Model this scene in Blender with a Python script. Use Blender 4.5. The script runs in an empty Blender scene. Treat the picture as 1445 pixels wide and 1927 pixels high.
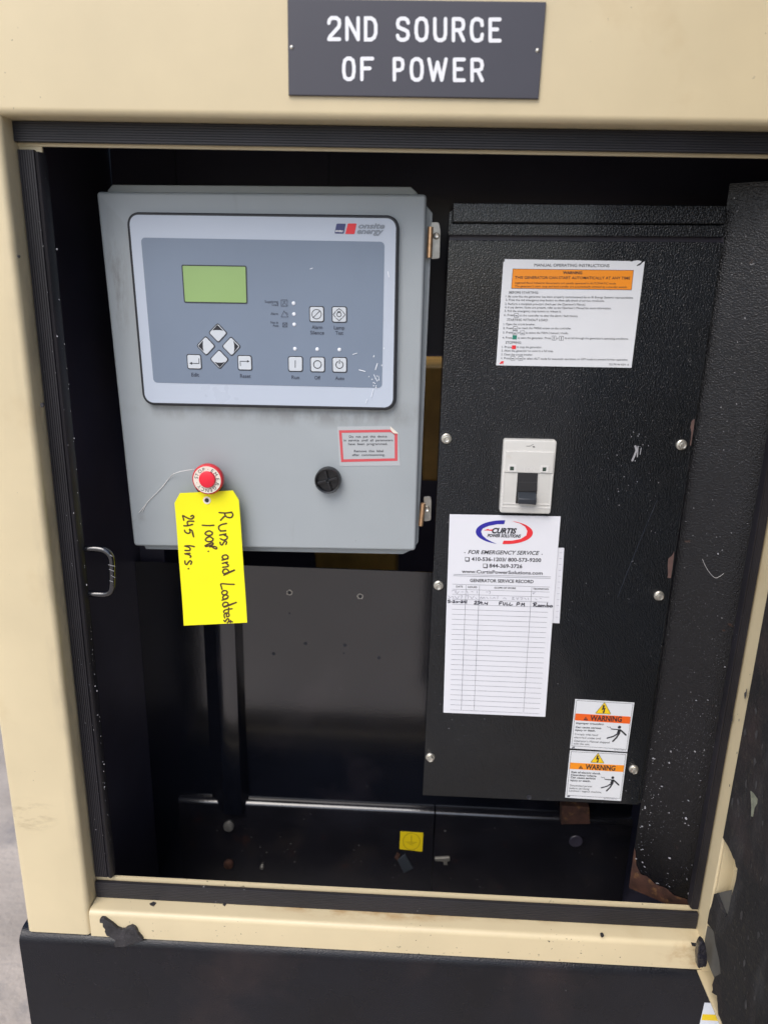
import bpy, math, random
import numpy as np
from mathutils import Matrix, Vector
random.seed(7)
sc = bpy.context.scene
C = sc.collection

# ------------------------------------------------------------------ camera
W, H, FPX, CZ = 1445.0, 1927.0, 1350.0, 1.5
_p, _y, _r = (math.radians(a) for a in (16.0, -2.07, 1.37))
cd = np.array([math.sin(_y)*math.cos(_p), math.cos(_y)*math.cos(_p), -math.sin(_p)])
_rt = np.array([math.cos(_y), -math.sin(_y), 0.0]); _up = np.cross(_rt, cd)
cR = math.cos(_r)*_rt + math.sin(_r)*_up
cU = -math.sin(_r)*_rt + math.cos(_r)*_up
cam = bpy.data.objects.new('camera', bpy.data.cameras.new('camera'))
C.objects.link(cam); sc.camera = cam
m = Matrix.Identity(4)
for i in range(3):
    m[i][0], m[i][1], m[i][2] = cR[i], cU[i], -cd[i]
m[2][3] = CZ
cam.matrix_world = m
cam.data.sensor_fit = 'VERTICAL'; cam.data.sensor_height = 36.0
cam.data.lens = 36.0*FPX/H
cam.data.clip_start = 0.02; cam.data.clip_end = 2000
cam.data.dof.use_dof = True; cam.data.dof.focus_distance = 0.85; cam.data.dof.aperture_fstop = 4.6

# ------------------------------------------------------------------ light
SUN_EL, SUN_AZ = 50.0, 205.0          # high, from behind the camera, bright overcast
w = bpy.data.worlds.new('World'); sc.world = w; w.use_nodes = True
nt = w.node_tree; bg = nt.nodes['Background']
sky = nt.nodes.new('ShaderNodeTexSky'); sky.sky_type = 'NISHITA'; sky.sun_disc = False
sky.sun_elevation = math.radians(SUN_EL); sky.sun_rotation = math.radians(SUN_AZ)
sky.air_density = 1.0; sky.dust_density = 2.5; sky.ozone_density = 1.0
nt.links.new(sky.outputs[0], bg.inputs[0]); bg.inputs[1].default_value = 0.12
sl = bpy.data.lights.new('sun', 'SUN'); so = bpy.data.objects.new('sun', sl); C.objects.link(so)
sl.energy = 0.9; sl.angle = math.radians(40); sl.color = (1, .985, .965)
az, el = math.radians(SUN_AZ), math.radians(SUN_EL)
sv = Vector((math.sin(az)*math.cos(el), math.cos(az)*math.cos(el), math.sin(el)))
so.rotation_euler = sv.to_track_quat('Z', 'Y').to_euler()
so.location = (0, -3, 6)
sc.view_settings.view_transform = 'Standard'; sc.view_settings.look = 'None'
sc.view_settings.exposure = 0.85; sc.view_settings.gamma = 1.0
sc.cycles.max_bounces = 8

# ------------------------------------------------------------------ helpers: picture measurements to points on the real planes
def ray(x, y): return (x-W/2)/FPX*cR - (y-H/2)/FPX*cU + cd
def at(x, y, Y):
    q = ray(x, y); q = q*Y/q[1]; return (q[0], Y, q[2]+CZ)
def atX(x, y, X):
    q = ray(x, y); q = q*X/q[0]; return (X, q[1], q[2]+CZ)
def xz(x, y, Y):
    q = at(x, y, Y); return (q[0], q[2])
def pq(pts, Y): return [xz(a, b, Y) for a, b in pts]
def zoom(ox, oy, s): return lambda pts: [(ox+a/s, oy+b/s) for a, b in pts]
def quad(tl, tr, br, bl): return [bl, br, tr, tl]

def ccw(P):
    a = sum(P[i][0]*P[(i+1) % len(P)][1]-P[(i+1) % len(P)][0]*P[i][1] for i in range(len(P)))
    return list(P) if a > 0 else list(P)[::-1]
def inset(P, b):
    n = len(P); out = []
    for i in range(n):
        p0, p1, p2 = P[i-1], P[i], P[(i+1) % n]
        e1 = np.subtract(p1, p0); e2 = np.subtract(p2, p1)
        e1 = e1/(np.linalg.norm(e1)+1e-12); e2 = e2/(np.linalg.norm(e2)+1e-12)
        n1 = np.array([-e1[1], e1[0]]); n2 = np.array([-e2[1], e2[0]])
        k = n1+n2; k = k/max(1e-6, (k@k))*2
        if np.linalg.norm(k) > 2: k = k/np.linalg.norm(k)*2
        out.append((p1[0]+k[0]*b, p1[1]+k[1]*b))
    return out
def rounded(P, rad, seg=6):
    P = ccw(P); n = len(P); out = []
    for i in range(n):
        p0, p1, p2 = (np.array(P[j % n]) for j in (i-1, i, i+1))
        a = p0-p1; b = p2-p1; la, lb = np.linalg.norm(a), np.linalg.norm(b)
        a, b = a/la, b/lb; t = min(rad, la*.49, lb*.49)
        A, B = p1+a*t, p1+b*t
        for k in range(seg+1):
            s = k/seg
            q = (1-s)**2*A + 2*s*(1-s)*(p1*.75+(A+B)*.125) + s*s*B
            out.append(tuple(q))
    return out
def circ(c, rx, rz=None, n=24, a0=0):
    rz = rx if rz is None else rz
    return [(c[0]+rx*math.cos(a0+2*math.pi*k/n), c[1]+rz*math.sin(a0+2*math.pi*k/n)) for k in range(n)]
def smooth_line(P, k=5):
    P = [np.array(q, float) for q in P]
    if len(P) < 3: return [tuple(q) for q in P]
    Q = [2*P[0]-P[1]]+P+[2*P[-1]-P[-2]]; out = []
    for i in range(1, len(Q)-2):
        for j in range(k):
            t = j/k
            out.append(tuple(.5*((2*Q[i])+(-Q[i-1]+Q[i+1])*t+(2*Q[i-1]-5*Q[i]+4*Q[i+1]-Q[i+2])*t*t+(-Q[i-1]+3*Q[i]-3*Q[i+1]+Q[i+2])*t**3)))
    return out+[tuple(P[-1])]

_text = {}
def text_mesh(s, bold=0.0, shear=0.0):
    key = (s, bold, shear)
    if key not in _text:
        cu = bpy.data.curves.new('t', 'FONT'); cu.body = s; cu.size = 1; cu.offset = bold; cu.shear = shear
        cu.resolution_u = 3
        ob = bpy.data.objects.new('t', cu); C.objects.link(ob)
        dg = bpy.context.evaluated_depsgraph_get(); dg.update()
        me = bpy.data.meshes.new_from_object(ob.evaluated_get(dg))
        V = [(v.co.x, v.co.y) for v in me.vertices]; F = [list(q.vertices) for q in me.polygons]
        bpy.data.objects.remove(ob); bpy.data.curves.remove(cu); bpy.data.meshes.remove(me)
        x0 = min(v[0] for v in V); x1 = max(v[0] for v in V)
        _text[key] = ([(v[0]-x0, v[1]) for v in V], F, x1-x0)
    return _text[key]
CAP = None

class MB:
    def __init__(s): s.v = []; s.f = []; s.lay = 0
    def add(s, V, F):
        o = len(s.v); s.v += [tuple(map(float, q)) for q in V]; s.f += [[i+o for i in q] for q in F]; return s
    def prism(s, P, y0, y1, bev=0.0, steps=3):
        """polygon P in (x,z) facing the viewer at y0, running back to y1, front edge rounded by bev"""
        P = ccw(P); n = len(P); rings = []
        if bev > 0:
            for k in range(steps+1):
                t = math.pi/2*k/steps
                rings.append((inset(P, bev*(1-math.sin(t))), y0+bev*(1-math.cos(t))))
        else: rings.append((P, y0))
        rings.append((P, y1))
        V = [(q[0], y, q[1]) for R, y in rings for q in R]; m_ = len(rings)
        F = [list(range(n))] + [[k*n+i, (k+1)*n+i, (k+1)*n+(i+1) % n, k*n+(i+1) % n] for k in range(m_-1) for i in range(n)]
        F.append([(m_-1)*n+i for i in range(n)][::-1])
        return s.add(V, F)
    def flat(s, P, y):
        P = ccw(P); return s.add([(q[0], y, q[1]) for q in P], [list(range(len(P)))])
    def ring(s, A, B, y, y2=None):
        """band between outer outline A and inner outline B (same count)"""
        A, B = ccw(A), ccw(B); n = len(A)
        V = [(q[0], y, q[1]) for q in A]+[(q[0], y, q[1]) for q in B]
        F = [[i, (i+1) % n, n+(i+1) % n, n+i] for i in range(n)]
        if y2 is not None:
            V += [(q[0], y2, q[1]) for q in A]+[(q[0], y2, q[1]) for q in B]
            F += [[2*n+i, 2*n+(i+1) % n, (i+1) % n, i] for i in range(n)]
            F += [[n+i, n+(i+1) % n, 3*n+(i+1) % n, 3*n+i] for i in range(n)]
        return s.add(V, F)
    def box(s, a, b):
        x0, y0, z0 = (min(a[i], b[i]) for i in range(3)); x1, y1, z1 = (max(a[i], b[i]) for i in range(3))
        return s.prism([(x0, z0), (x1, z0), (x1, z1), (x0, z1)], y0, y1)
    def line(s, P, wd, y, caps=True, closed=False):
        """pen stroke: mitred ribbon along P (x,z) of width wd lying at y"""
        P = [np.array(q, float) for q in P]
        if not closed and np.linalg.norm(P[0]-P[-1]) > 1e-7:
            for i in range(1, len(P)-1):      # a sharp turn starts a fresh stroke
                a, b = P[i]-P[i-1], P[i+1]-P[i]; la, lb = np.linalg.norm(a), np.linalg.norm(b)
                if la > wd*.5 and lb > wd*.5 and a@b/(la*lb) < .3:
                    s.line(P[:i+1], wd, y, caps); return s.line(P[i:], wd, y, caps)
        y = y - 1.2e-5*s.lay; s.lay += 1
        if not closed and len(P) > 3 and np.linalg.norm(P[0]-P[-1]) < 1e-7: closed = True; P = P[:-1]
        Q = [P[0]]
        for q in P[1:]:
            if np.linalg.norm(q-Q[-1]) > wd*.12: Q.append(q)
        P = Q; n = len(P)
        if n < 2: return s.flat(circ(P[0], wd/2, n=8), y)
        L, Rr = [], []
        for i in range(n):
            if closed: a, b = P[i]-P[i-1], P[(i+1) % n]-P[i]
            else: a = P[i]-P[i-1] if i else P[1]-P[0]; b = P[i+1]-P[i] if i < n-1 else P[-1]-P[-2]
            a, b = a/(np.linalg.norm(a)+1e-12), b/(np.linalg.norm(b)+1e-12)
            t = a+b; nn = np.linalg.norm(t); t = t/nn if nn > .3 else b
            nrm = np.array([-t[1], t[0]]); k = wd/2/max(.6, abs(float(t@b)))
            L.append(P[i]+nrm*k); Rr.append(P[i]-nrm*k)
        V = [(q[0], y, q[1]) for q in L]+[(q[0], y, q[1]) for q in Rr]
        F = [[n+i, n+(i+1) % n, (i+1) % n, i] for i in range(n if closed else n-1)]
        s.add(V, F)
        if caps and not closed:
            for e, q in ((0, P[1]-P[0]), (n-1, P[-2]-P[-1])):
                a = math.atan2(q[1], q[0])+math.pi/2
                s.flat([(P[e][0]+wd/2*math.cos(a+math.pi*k/5), P[e][1]+wd/2*math.sin(a+math.pi*k/5)) for k in range(6)], y)
        return s
    def text(s, t, x0, x1, yl, yr, cap, Y, y, bold=0.0, shear=0.0):
        """line of print from (x0,yl) to (x1,yr), capitals cap high, all measured on the photograph; lies on plane Y at depth y"""
        V, F, wd = text_mesh(t, bold, shear)
        A = np.array(xz(x0, yl, Y)); B = np.array(xz(x1, yr, Y)); e = B-A; ln = np.linalg.norm(e); e /= ln
        u = np.array([-e[1], e[0]])
        hz = xz((x0+x1)/2, (yl+yr)/2-cap, Y)[1]-xz((x0+x1)/2, (yl+yr)/2, Y)[1]
        sx, sz = ln/wd, hz/0.70
        return s.add([(A[0]+e[0]*a*sx+u[0]*b*sz, y, A[1]+e[1]*a*sx+u[1]*b*sz) for a, b in V], F)
    def glyph(s, t, c, hz, ang, y, bold=0.0):
        V, F, wd = text_mesh(t, bold); k = hz/0.70; ca, sa = math.cos(ang), math.sin(ang)
        return s.add([(c[0]+((a-wd/2)*ca-(b-.35)*sa)*k, y, c[1]+((a-wd/2)*sa+(b-.35)*ca)*k) for a, b in V], F)
    def lathe(s, c, prof, n=32):
        """surface of revolution about the axis along Y through c=(x,z); prof = [(radius, y)...] front to back"""
        V = [(c[0]+r*math.cos(2*math.pi*k/n), y, c[1]+r*math.sin(2*math.pi*k/n)) for r, y in prof for k in range(n)]
        F = [[i*n+k, (i+1)*n+k, (i+1)*n+(k+1) % n, i*n+(k+1) % n] for i in range(len(prof)-1) for k in range(n)]
        if prof[0][0] > 1e-6: F.append([k for k in range(n)])
        F.append([(len(prof)-1)*n+k for k in range(n)][::-1])
        return s.add(V, F)
    def tube(s, P, r, n=10):
        P = [np.array(q, float) for q in P]; V = []
        for i, q in enumerate(P):
            t = (P[min(i+1, len(P)-1)]-P[max(i-1, 0)]); t /= np.linalg.norm(t)
            a = np.cross(t, (0, 1, 0) if abs(t[1]) < .9 else (1, 0, 0)); a /= np.linalg.norm(a); b = np.cross(a, t)
            V += [q+r*(math.cos(2*math.pi*k/n)*a+math.sin(2*math.pi*k/n)*b) for k in range(n)]
        F = [[i*n+k, i*n+(k+1) % n, (i+1)*n+(k+1) % n, (i+1)*n+k] for i in range(len(P)-1) for k in range(n)]
        F += [list(range(n))[::-1], [(len(P)-1)*n+k for k in range(n)]]
        return s.add(V, F)
    def extrude(s, prof, a, b, conv):
        """profile prof (2-D) swept from a to b; conv(u, v, t) gives the point"""
        n = len(prof)
        V = [conv(u, v, a) for u, v in prof]+[conv(u, v, b) for u, v in prof]
        F = [[i, (i+1) % n, n+(i+1) % n, n+i] for i in range(n)]+[list(range(n))[::-1], [n+i for i in range(n)]]
        return s.add(V, F)

def mesh_of(name, mb, mt, smooth=None, off=(0, 0, 0)):
    me = bpy.data.meshes.new(name)
    me.from_pydata([(a-off[0], b-off[1], c-off[2]) for a, b, c in mb.v], [], mb.f)
    me.validate()
    import bmesh
    bm = bmesh.new(); bm.from_mesh(me); bmesh.ops.recalc_face_normals(bm, faces=bm.faces) if smooth is not None else None
    bm.to_mesh(me); bm.free()
    me.materials.append(mt)
    if smooth is not None:
        me.polygons.foreach_set('use_smooth', [True]*len(me.polygons)); me.set_sharp_from_angle(angle=math.radians(smooth))
    return me
def thing(name, label, cat, loc, group=None):
    o = bpy.data.objects.new(name, None); C.objects.link(o); o.location = loc; o.empty_display_size = .02
    o['label'] = label; o['category'] = cat
    if group: o['group'] = group
    return o
def root_of(o):
    while o.parent: o = o.parent
    return o
def part(name, mb, mt, parent, smooth=None, label=None, stuff=False):
    off = root_of(parent).location
    o = bpy.data.objects.new(name, mesh_of(name, mb, mt, smooth, off)); C.objects.link(o); o.parent = parent
    if label: o['label'] = label
    if stuff: o['kind'] = 'stuff'
    return o

# ------------------------------------------------------------------ materials
def lin(*c): return tuple(((v/255)/12.92 if v/255 <= .04045 else ((v/255+.055)/1.055)**2.4) for v in c)
def mat(name, col, rough=.5, metal=0.0, bump=None, vary=None, rvary=0.0, specks=None, patches=None, spec=.5, coat=0.0, streaks=None, bump2=None, stains=None):
    mt = bpy.data.materials.new(name); mt.use_nodes = True; N = mt.node_tree.nodes; L = mt.node_tree.links
    b = N['Principled BSDF']; b.inputs['Roughness'].default_value = rough; b.inputs['Metallic'].default_value = metal
    b.inputs['Specular IOR Level'].default_value = spec; b.inputs['Coat Weight'].default_value = coat
    b.inputs['Coat Roughness'].default_value = .12
    tc = N.new('ShaderNodeTexCoord').outputs['Object']
    def noise(scale, det=3, rgh=.55, vec=None):
        n = N.new('ShaderNodeTexNoise'); n.inputs['Scale'].default_value = scale; n.inputs['Detail'].default_value = det
        n.inputs['Roughness'].default_value = rgh; L.new(vec or tc, n.inputs['Vector']); return n.outputs['Fac']
    def ramp(src, lo, hi, a=0.0, c=1.0):
        r = N.new('ShaderNodeMapRange'); L.new(src, r.inputs[0]); r.inputs[1].default_value = lo; r.inputs[2].default_value = hi
        r.inputs[3].default_value = a; r.inputs[4].default_value = c; return r.outputs[0]
    def mul(a, c):
        q = N.new('ShaderNodeMath'); q.operation = 'MULTIPLY'; L.new(a, q.inputs[0]); L.new(c, q.inputs[1]); return q.outputs[0]
    def mix(fac, a, c):
        q = N.new('ShaderNodeMix'); q.data_type = 'RGBA'; L.new(fac, q.inputs[0])
        for sock, v in ((q.inputs[6], a), (q.inputs[7], c)):
            if isinstance(v, tuple): sock.default_value = (*v[:3], 1)
            else: L.new(v, sock)
        return q.outputs[2]
    def stretch(sx, sy, sz):
        q = N.new('ShaderNodeMapping'); q.inputs['Scale'].default_value = (sx, sy, sz); L.new(tc, q.inputs[0]); return q.outputs[0]
    cur = col
    if vary:      # (scale, amount) slow uneven tone of the paint
        k = vary[1]
        cur = mix(ramp(noise(vary[0], 4), .3, .7), tuple(v*(1-k) for v in col), tuple(min(1, v*(1+k)) for v in col))
    for pt in (patches or []):   # (scale, lo, hi, colour, opacity[, stretch])
        cur = mix(ramp(noise(pt[0], 5, .6, stretch(*pt[5]) if len(pt) > 5 else None), pt[1], pt[2], 0, pt[4]), cur, pt[3])
    for (sx, sy, sz), cen, sc_n, lo_, col_, op_ in (stains or []):   # a stain round cen with radii (sx, sy, sz)
        q = N.new('ShaderNodeMapping'); q.vector_type = 'TEXTURE'; q.inputs['Location'].default_value = cen; q.inputs['Scale'].default_value = (sx, sy, sz); L.new(tc, q.inputs[0])
        ln_ = N.new('ShaderNodeVectorMath'); ln_.operation = 'LENGTH'; L.new(q.outputs[0], ln_.inputs[0])
        cur = mix(mul(ramp(ln_.outputs['Value'], .35, 1.0, 1, 0), ramp(noise(sc_n[0], 5, .65, stretch(*sc_n[1])), lo_, lo_+.22, 0, op_)), cur, col_)
    if streaks: cur = mix(ramp(noise(streaks[0], 4, .6, stretch(*streaks[1])), streaks[2], streaks[3], 0, streaks[5]), cur, streaks[4])
    for sp in (specks or []):     # (scale, threshold, colour, area scale, area lo)
        cur = mix(mul(ramp(noise(sp[0], 2), sp[1], sp[1]+.03), ramp(noise(sp[3], 3), sp[4], sp[4]+.08)), cur, sp[2])
    if isinstance(cur, tuple): b.inputs['Base Color'].default_value = (*cur, 1)
    else: L.new(cur, b.inputs['Base Color'])
    if rvary: L.new(ramp(noise(14, 4), .3, .7, max(.02, rough-rvary), rough+rvary), b.inputs['Roughness'])
    last = None
    for bp in (bump, bump2):
        if bp:
            q = N.new('ShaderNodeBump'); q.inputs['Strength'].default_value = bp[1]; q.inputs['Distance'].default_value = bp[2]
            L.new(noise(bp[0], bp[3] if len(bp) > 3 else 2, .5, stretch(*bp[4]) if len(bp) > 4 else None), q.inputs['Height'])
            if last: L.new(last, q.inputs['Normal'])
            last = q.outputs[0]
    if last: L.new(last, b.inputs['Normal'])
    return mt

dust = (.30, .30, .31)
M = {}
TAN = (.66, .555, .352)
M['tan'] = mat('tan_paint', TAN, .38, bump=(420, .06, .0006), vary=(9, .045), rvary=.08, specks=[(210, .735, (.05, .04, .03), 9, .56)], patches=[(7, .60, .74, (.5, .36, .17), .35)])
M['tanin'] = mat('tan_paint_inside', (.72, .40, .09), .5, vary=(14, .25), bump=(60, .1, .002))
M['black'] = mat('black_textured_powder_coat', (.0026, .0040, .0062), .13, bump=(620, .70, .0017, 1), vary=(8, .4), rvary=.06, coat=.42, spec=.40, specks=[(330, .73, dust, 16, .5), (900, .70, (.16, .17, .18), 10, .52)])
M['blackrough'] = mat('black_dusty_powder_coat', (.0045, .0045, .0062), .24, spec=.42, bump=(680, .6, .0015, 1), vary=(9, .35), specks=[(260, .715, dust, 14, .47), (800, .68, (.13, .13, .14), 10, .47)], patches=[(35, .68, .74, (.11, .045, .02), .5)])
M['gloss'] = mat('black_gloss_liner', (.0045, .0052, .0085), .15, coat=.8, spec=.9, bump=(480, .22, .0007, 1), vary=(6, .3), rvary=.05, patches=[(9, .55, .75, (.022, .019, .024), .6)], specks=[(190, .76, (.14, .14, .15), 9, .55)])
M['beam'] = mat('dusty_beam_paint', (.0085, .0085, .0115), .17, spec=.8, coat=.5, bump=(300, .2, .0007, 2), vary=(9, .4), patches=[(11, .5, .72, (.022, .019, .019), .7), (26, .62, .74, (.035, .016, .012), .5)], specks=[(200, .72, (.12, .12, .12), 11, .5)])
M['liner'] = mat('dull_black_liner', (.042, .038, .056), .42, bump=(200, .1, .0006), vary=(5, .3), specks=[(190, .765, (.10, .10, .11), 9, .55)])
M['skid'] = mat('black_skid_paint', (.0042, .0048, .0085), .30, spec=.40, bump=(600, .5, .0010, 2), rvary=.1, vary=(7, .3), specks=[(240, .75, dust, 10, .55), (700, .735, (.16, .12, .09), 12, .55)], patches=[(3.2, .54, .70, (.032, .021, .021), .6)])
M['rubber'] = mat('black_rubber', (.0125, .0115, .0155), .5, bump=(350, .2, .0005), vary=(18, .25), specks=[(330, .72, (.42, .42, .43), 12, .56)])
M['gray'] = mat('gray_enclosure_paint', (.375, .412, .432), .36, bump=(480, .05, .0005), vary=(7, .04), patches=[(22, .66, .78, (.24, .23, .22), .45, (2.2, 1, .35))], specks=[(260, .765, (.12, .12, .12), 8, .5)])
M['bezel'] = mat('dark_gray_bezel', (.028, .03, .036), .5)
M['face'] = mat('pale_blue_overlay', (.50, .56, .655), .30, bump=(900, .03, .0003), vary=(10, .02), rvary=.05)
M['field'] = mat('slate_blue_overlay', (.19, .24, .32), .33, bump=(900, .03, .0003), vary=(9, .04), rvary=.05, specks=[(130, .77, (.55, .58, .62), 7, .56)])
M['lcd'] = mat('lcd_glass', (.29, .45, .17), .2, vary=(12, .04))
M['key'] = mat('key_overlay', (.60, .645, .69), .3)
M['ink'] = mat('dark_ink', (.018, .019, .026), .6)
M['inkgray'] = mat('gray_ink', (.045, .055, .085), .6)
M['inkpale'] = mat('faded_ink', (.36, .36, .42), .7)
M['led'] = mat('indicator_lens', (.82, .86, .92), .25)
M['navy'] = mat('navy_ink', (.04, .05, .17), .4)
M['redink'] = mat('red_ink', (.78, .03, .04), .45)
M['logogray'] = mat('logo_gray_ink', (.25, .285, .335), .5)
M['white'] = mat('white_ink', (.80, .80, .82), .5)
M['paper'] = mat('white_paper', (.74, .75, .80), .75, vary=(30, .015), bump=(60, .12, .0012))
M['paper2'] = mat('blank_paper', (.70, .71, .76), .75, vary=(30, .02))
M['vinyl'] = mat('white_vinyl', (.70, .72, .75), .35, vary=(25, .02))
M['orange'] = mat('orange_ink', (.86, .28, .012), .4)
M['redorange'] = mat('red_orange_ink', (.80, .12, .012), .4)
M['amber'] = mat('yellow_ink', (.85, .58, .01), .4)
M['green'] = mat('green_ink', (.02, .22, .15), .4)
M['blue'] = mat('blue_ink', (.025, .02, .33), .45)
M['yellow'] = mat('fluorescent_yellow_card', (.92, .86, .002), .6, vary=(25, .02), bump=(40, .08, .001))
M['marker'] = mat('brown_black_marker', (.075, .035, .012), .6)
M['pen'] = mat('black_pen', (.015, .014, .03), .6)
M['red'] = mat('red_plastic', (.66, .018, .03), .3)
M['redcap'] = mat('bright_red_plastic', (.82, .02, .045), .32)
M['cream'] = mat('cream_legend_plate', (.78, .72, .62), .45)
M['blackplastic'] = mat('black_plastic', (.012, .012, .014), .25, bump=(300, .05, .0004))
M['breaker'] = mat('off_white_plastic', (.62, .615, .585), .4, vary=(30, .035), patches=[(40, .62, .75, (.5, .42, .33), .35)])
M['breakerpale'] = mat('embossed_white_plastic', (.68, .67, .65), .4)
M['slot'] = mat('slot_black', (.02, .02, .022), .5)
M['handle'] = mat('slate_black_plastic', (.028, .034, .043), .38)
M['window'] = mat('dark_green_window', (.04, .065, .05), .3)
M['zinc'] = mat('zinc_plated_steel', (.60, .58, .52), .32, metal=.85, bump=(900, .1, .0004), vary=(90, .15))
M['brass'] = mat('yellow_zinc_pin', (.74, .47, .27), .34, metal=.75, vary=(200, .12))
M['bracket'] = mat('dull_zinc_bracket', (.38, .37, .34), .4, metal=.8, vary=(120, .2))
M['sign'] = mat('slate_engraved_plastic', (.050, .049, .064), .42, bump=(700, .05, .0003), vary=(8, .05))
M['engraved'] = mat('engraved_white', (.80, .81, .84), .6)
M['rust'] = mat('rusty_edge', (.055, .022, .014), .75, bump=(220, .5, .0012), vary=(60, .5), patches=[(90, .55, .68, (.20, .10, .035), .7)])
M['bare'] = mat('worn_primer', (.105, .062, .054), .6, vary=(90, .25))
M['foam'] = mat('black_foam_liner', (.0085, .008, .0095), .8, bump=(260, .7, .002, 3), vary=(9, .35), patches=[(13, .54, .70, (.055, .055, .058), .6, (1, 1, .45)), (7, .50, .66, (.034, .022, .021), .8), (150, .55, .7, (.05, .045, .032), .5)], specks=[(420, .69, (.10, .09, .075), 8, .5)])
M['flap'] = mat('torn_foam_flap', (.012, .012, .019), .3, bump=(160, .9, .003, 3), coat=.3)
M['patch'] = mat('pale_bare_patch', (.22, .23, .17), .7, vary=(150, .3))
M['smear'] = mat('gray_dust_smear', (.052, .05, .052), .8, vary=(200, .3))
M['foamback'] = mat('gray_foam_backing', (.105, .10, .088), .8, vary=(30, .15), bump=(150, .2, .001))
M['foil'] = mat('torn_foam_scrap', (.028, .026, .029), .6, bump=(160, .8, .003, 4), vary=(60, .5), specks=[(500, .66, (.2, .19, .18), 40, .5)])
M['scratch'] = mat('scuffed_paint', (.33, .33, .35), .6)
M['clearlabel'] = mat('clear_label_film', (.455, .48, .50), .28)
M['redframe'] = mat('faded_red_ink', (.62, .085, .10), .45)
M['earth'] = mat('yellow_earth_label', (.62, .47, .006), .5)
M['earthink'] = mat('earth_label_ink', (.28, .20, .01), .5)
M['wire'] = mat('white_cotton_thread', (.74, .73, .72), .7)
M['concrete'] = mat('concrete', (.44, .38, .325), .9, bump=(60, .6, .006, 8), vary=(4.0, .22), patches=[(5.5, .52, .70, (.20, .19, .195), .7), (1.2, .55, .7, (.42, .38, .34), .5)], specks=[(90, .70, (.52, .50, .47), 6, .45)])

# ------------------------------------------------------------------ ground
g = MB(); g.add([(-120, -120, 0), (120, -120, 0), (120, 120, 0), (-120, 120, 0)], [[0, 1, 2, 3]])
go = bpy.data.objects.new('ground', mesh_of('ground', g, M['concrete'])); C.objects.link(go); go['kind'] = 'structure'

# ------------------------------------------------------------------ generator housing
F = .73; FL = .76                     # front face, flange that carries the seal
XL, XR, ZT, ZB = -.3945, .3855, CZ+.164, CZ-.7565     # the doorway
IL, IR, IT, IB = -.3715, .3755, CZ+.1428, CZ-.728     # inside edges of the flange
OL, OR, OT, BZ = -.479, .62, CZ+.62, CZ-.7965         # outside of the housing, top of the skid
gen = thing('generator_housing', 'tan steel generator housing with a black base, standing open around its control bay', 'generator housing', (0, F, 0))

def arc(cx, cy, r, a0, a1, n=6): return [(cx+r*math.cos(math.radians(a0+(a1-a0)*k/n)), cy+r*math.sin(math.radians(a0+(a1-a0)*k/n))) for k in range(n+1)]
R_ = .0065
# left post, profile in (x,y)
_pz = at(58, 1535, F)
M['post'] = mat('tan_post_paint', TAN, .38, bump=(420, .06, .0006), vary=(8, .05), rvary=.08, specks=[(210, .735, (.05, .04, .03), 9, .56)], patches=[(7, .60, .74, (.5, .36, .17), .35)],
    stains=[((.04, .03, .03), (_pz[0], 0, _pz[2]), (55, (.5, 1, 1.6)), .48, (.34, .26, .15), .7), ((.02, .06, .7), (XL, .028, CZ-.3), (40, (1, 1, .3)), .45, (.3, .25, .17), .5)])
lp = [(OL, FL+.03)] + arc(OL+R_, F+R_, R_, 180, 270) + arc(XL-R_, F+R_, R_, 270, 360) + [(XL, FL), (IL, FL), (IL, FL+.0025), (XL-.003, FL+.0025), (XL-.003, FL+.03)]
part('left_post'.replace('left_', 'corner_'), MB().extrude(lp, BZ+.001, OT, lambda u, v, t: (u, v, t)), M['post'], gen, 35)
# right post
rp = [(-u+0, v) for u, v in lp]
rp = [(OR, FL+.03), (OR, F+R_)] + arc(OR-R_, F+R_, R_, 0, -90) + arc(XR+.0022, F+.0022, .0022, 270, 180) + [(XR, FL), (IR, FL), (IR, FL+.0025), (XR+.003, FL+.0025), (XR+.003, FL+.03)]
part('hinge_post', MB().extrude(rp, BZ+.001, OT, lambda u, v, t: (u, v, t)), M['tan'], gen, 35)
# header rail, profile in (z,y)
hp = arc(ZT+R_, F+R_, R_, 180, 270) + [(OT, F), (OT, FL+.03), (ZT+.003, FL+.03), (ZT+.003, FL+.0025), (IT, FL+.0025), (IT, FL), (ZT, FL)]
part('header_rail', MB().extrude([(a, b-.0012) for a, b in hp], OL+.0003, OR-.0003, lambda u, v, t: (t, v, u)), M['tan'], gen, 35)
_sx = at(690, 1712, FL)[0]
M['sill'] = mat('tan_sill_paint', TAN, .36, bump=(420, .06, .0006), vary=(9, .05), rvary=.08, specks=[(260, .70, (.05, .04, .03), 12, .5)], patches=[(7, .60, .74, (.5, .36, .17), .35)],
    stains=[((.17, .020, .02), (_sx, FL-.004-F, ZB), (60, (.5, 1, 1)), .42, (.42, .24, .09), .85), ((.30, .012, .02), (.1, FL-.004-F, ZB), (50, (.4, 1, 1)), .45, (.40, .26, .12), .6),
            ((.05, .05, .03), (XR-.01, .0, ZB-.02), (60, (1, 1, 1)), .45, (.42, .27, .12), .6)])
sp = arc(ZB-R_, F+R_, R_, 0, -90) + [(BZ+.001, F), (BZ+.001, FL+.03), (ZB-.003, FL+.03), (ZB-.003, FL+.0025), (IB, FL+.0025), (IB, FL), (ZB, FL)]
sill = part('sill', MB().extrude([(a, b-.0015) for a, b in sp], XL+.0012, XR+.004, lambda u, v, t: (t, v, u)), M['sill'], gen, 35)
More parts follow.
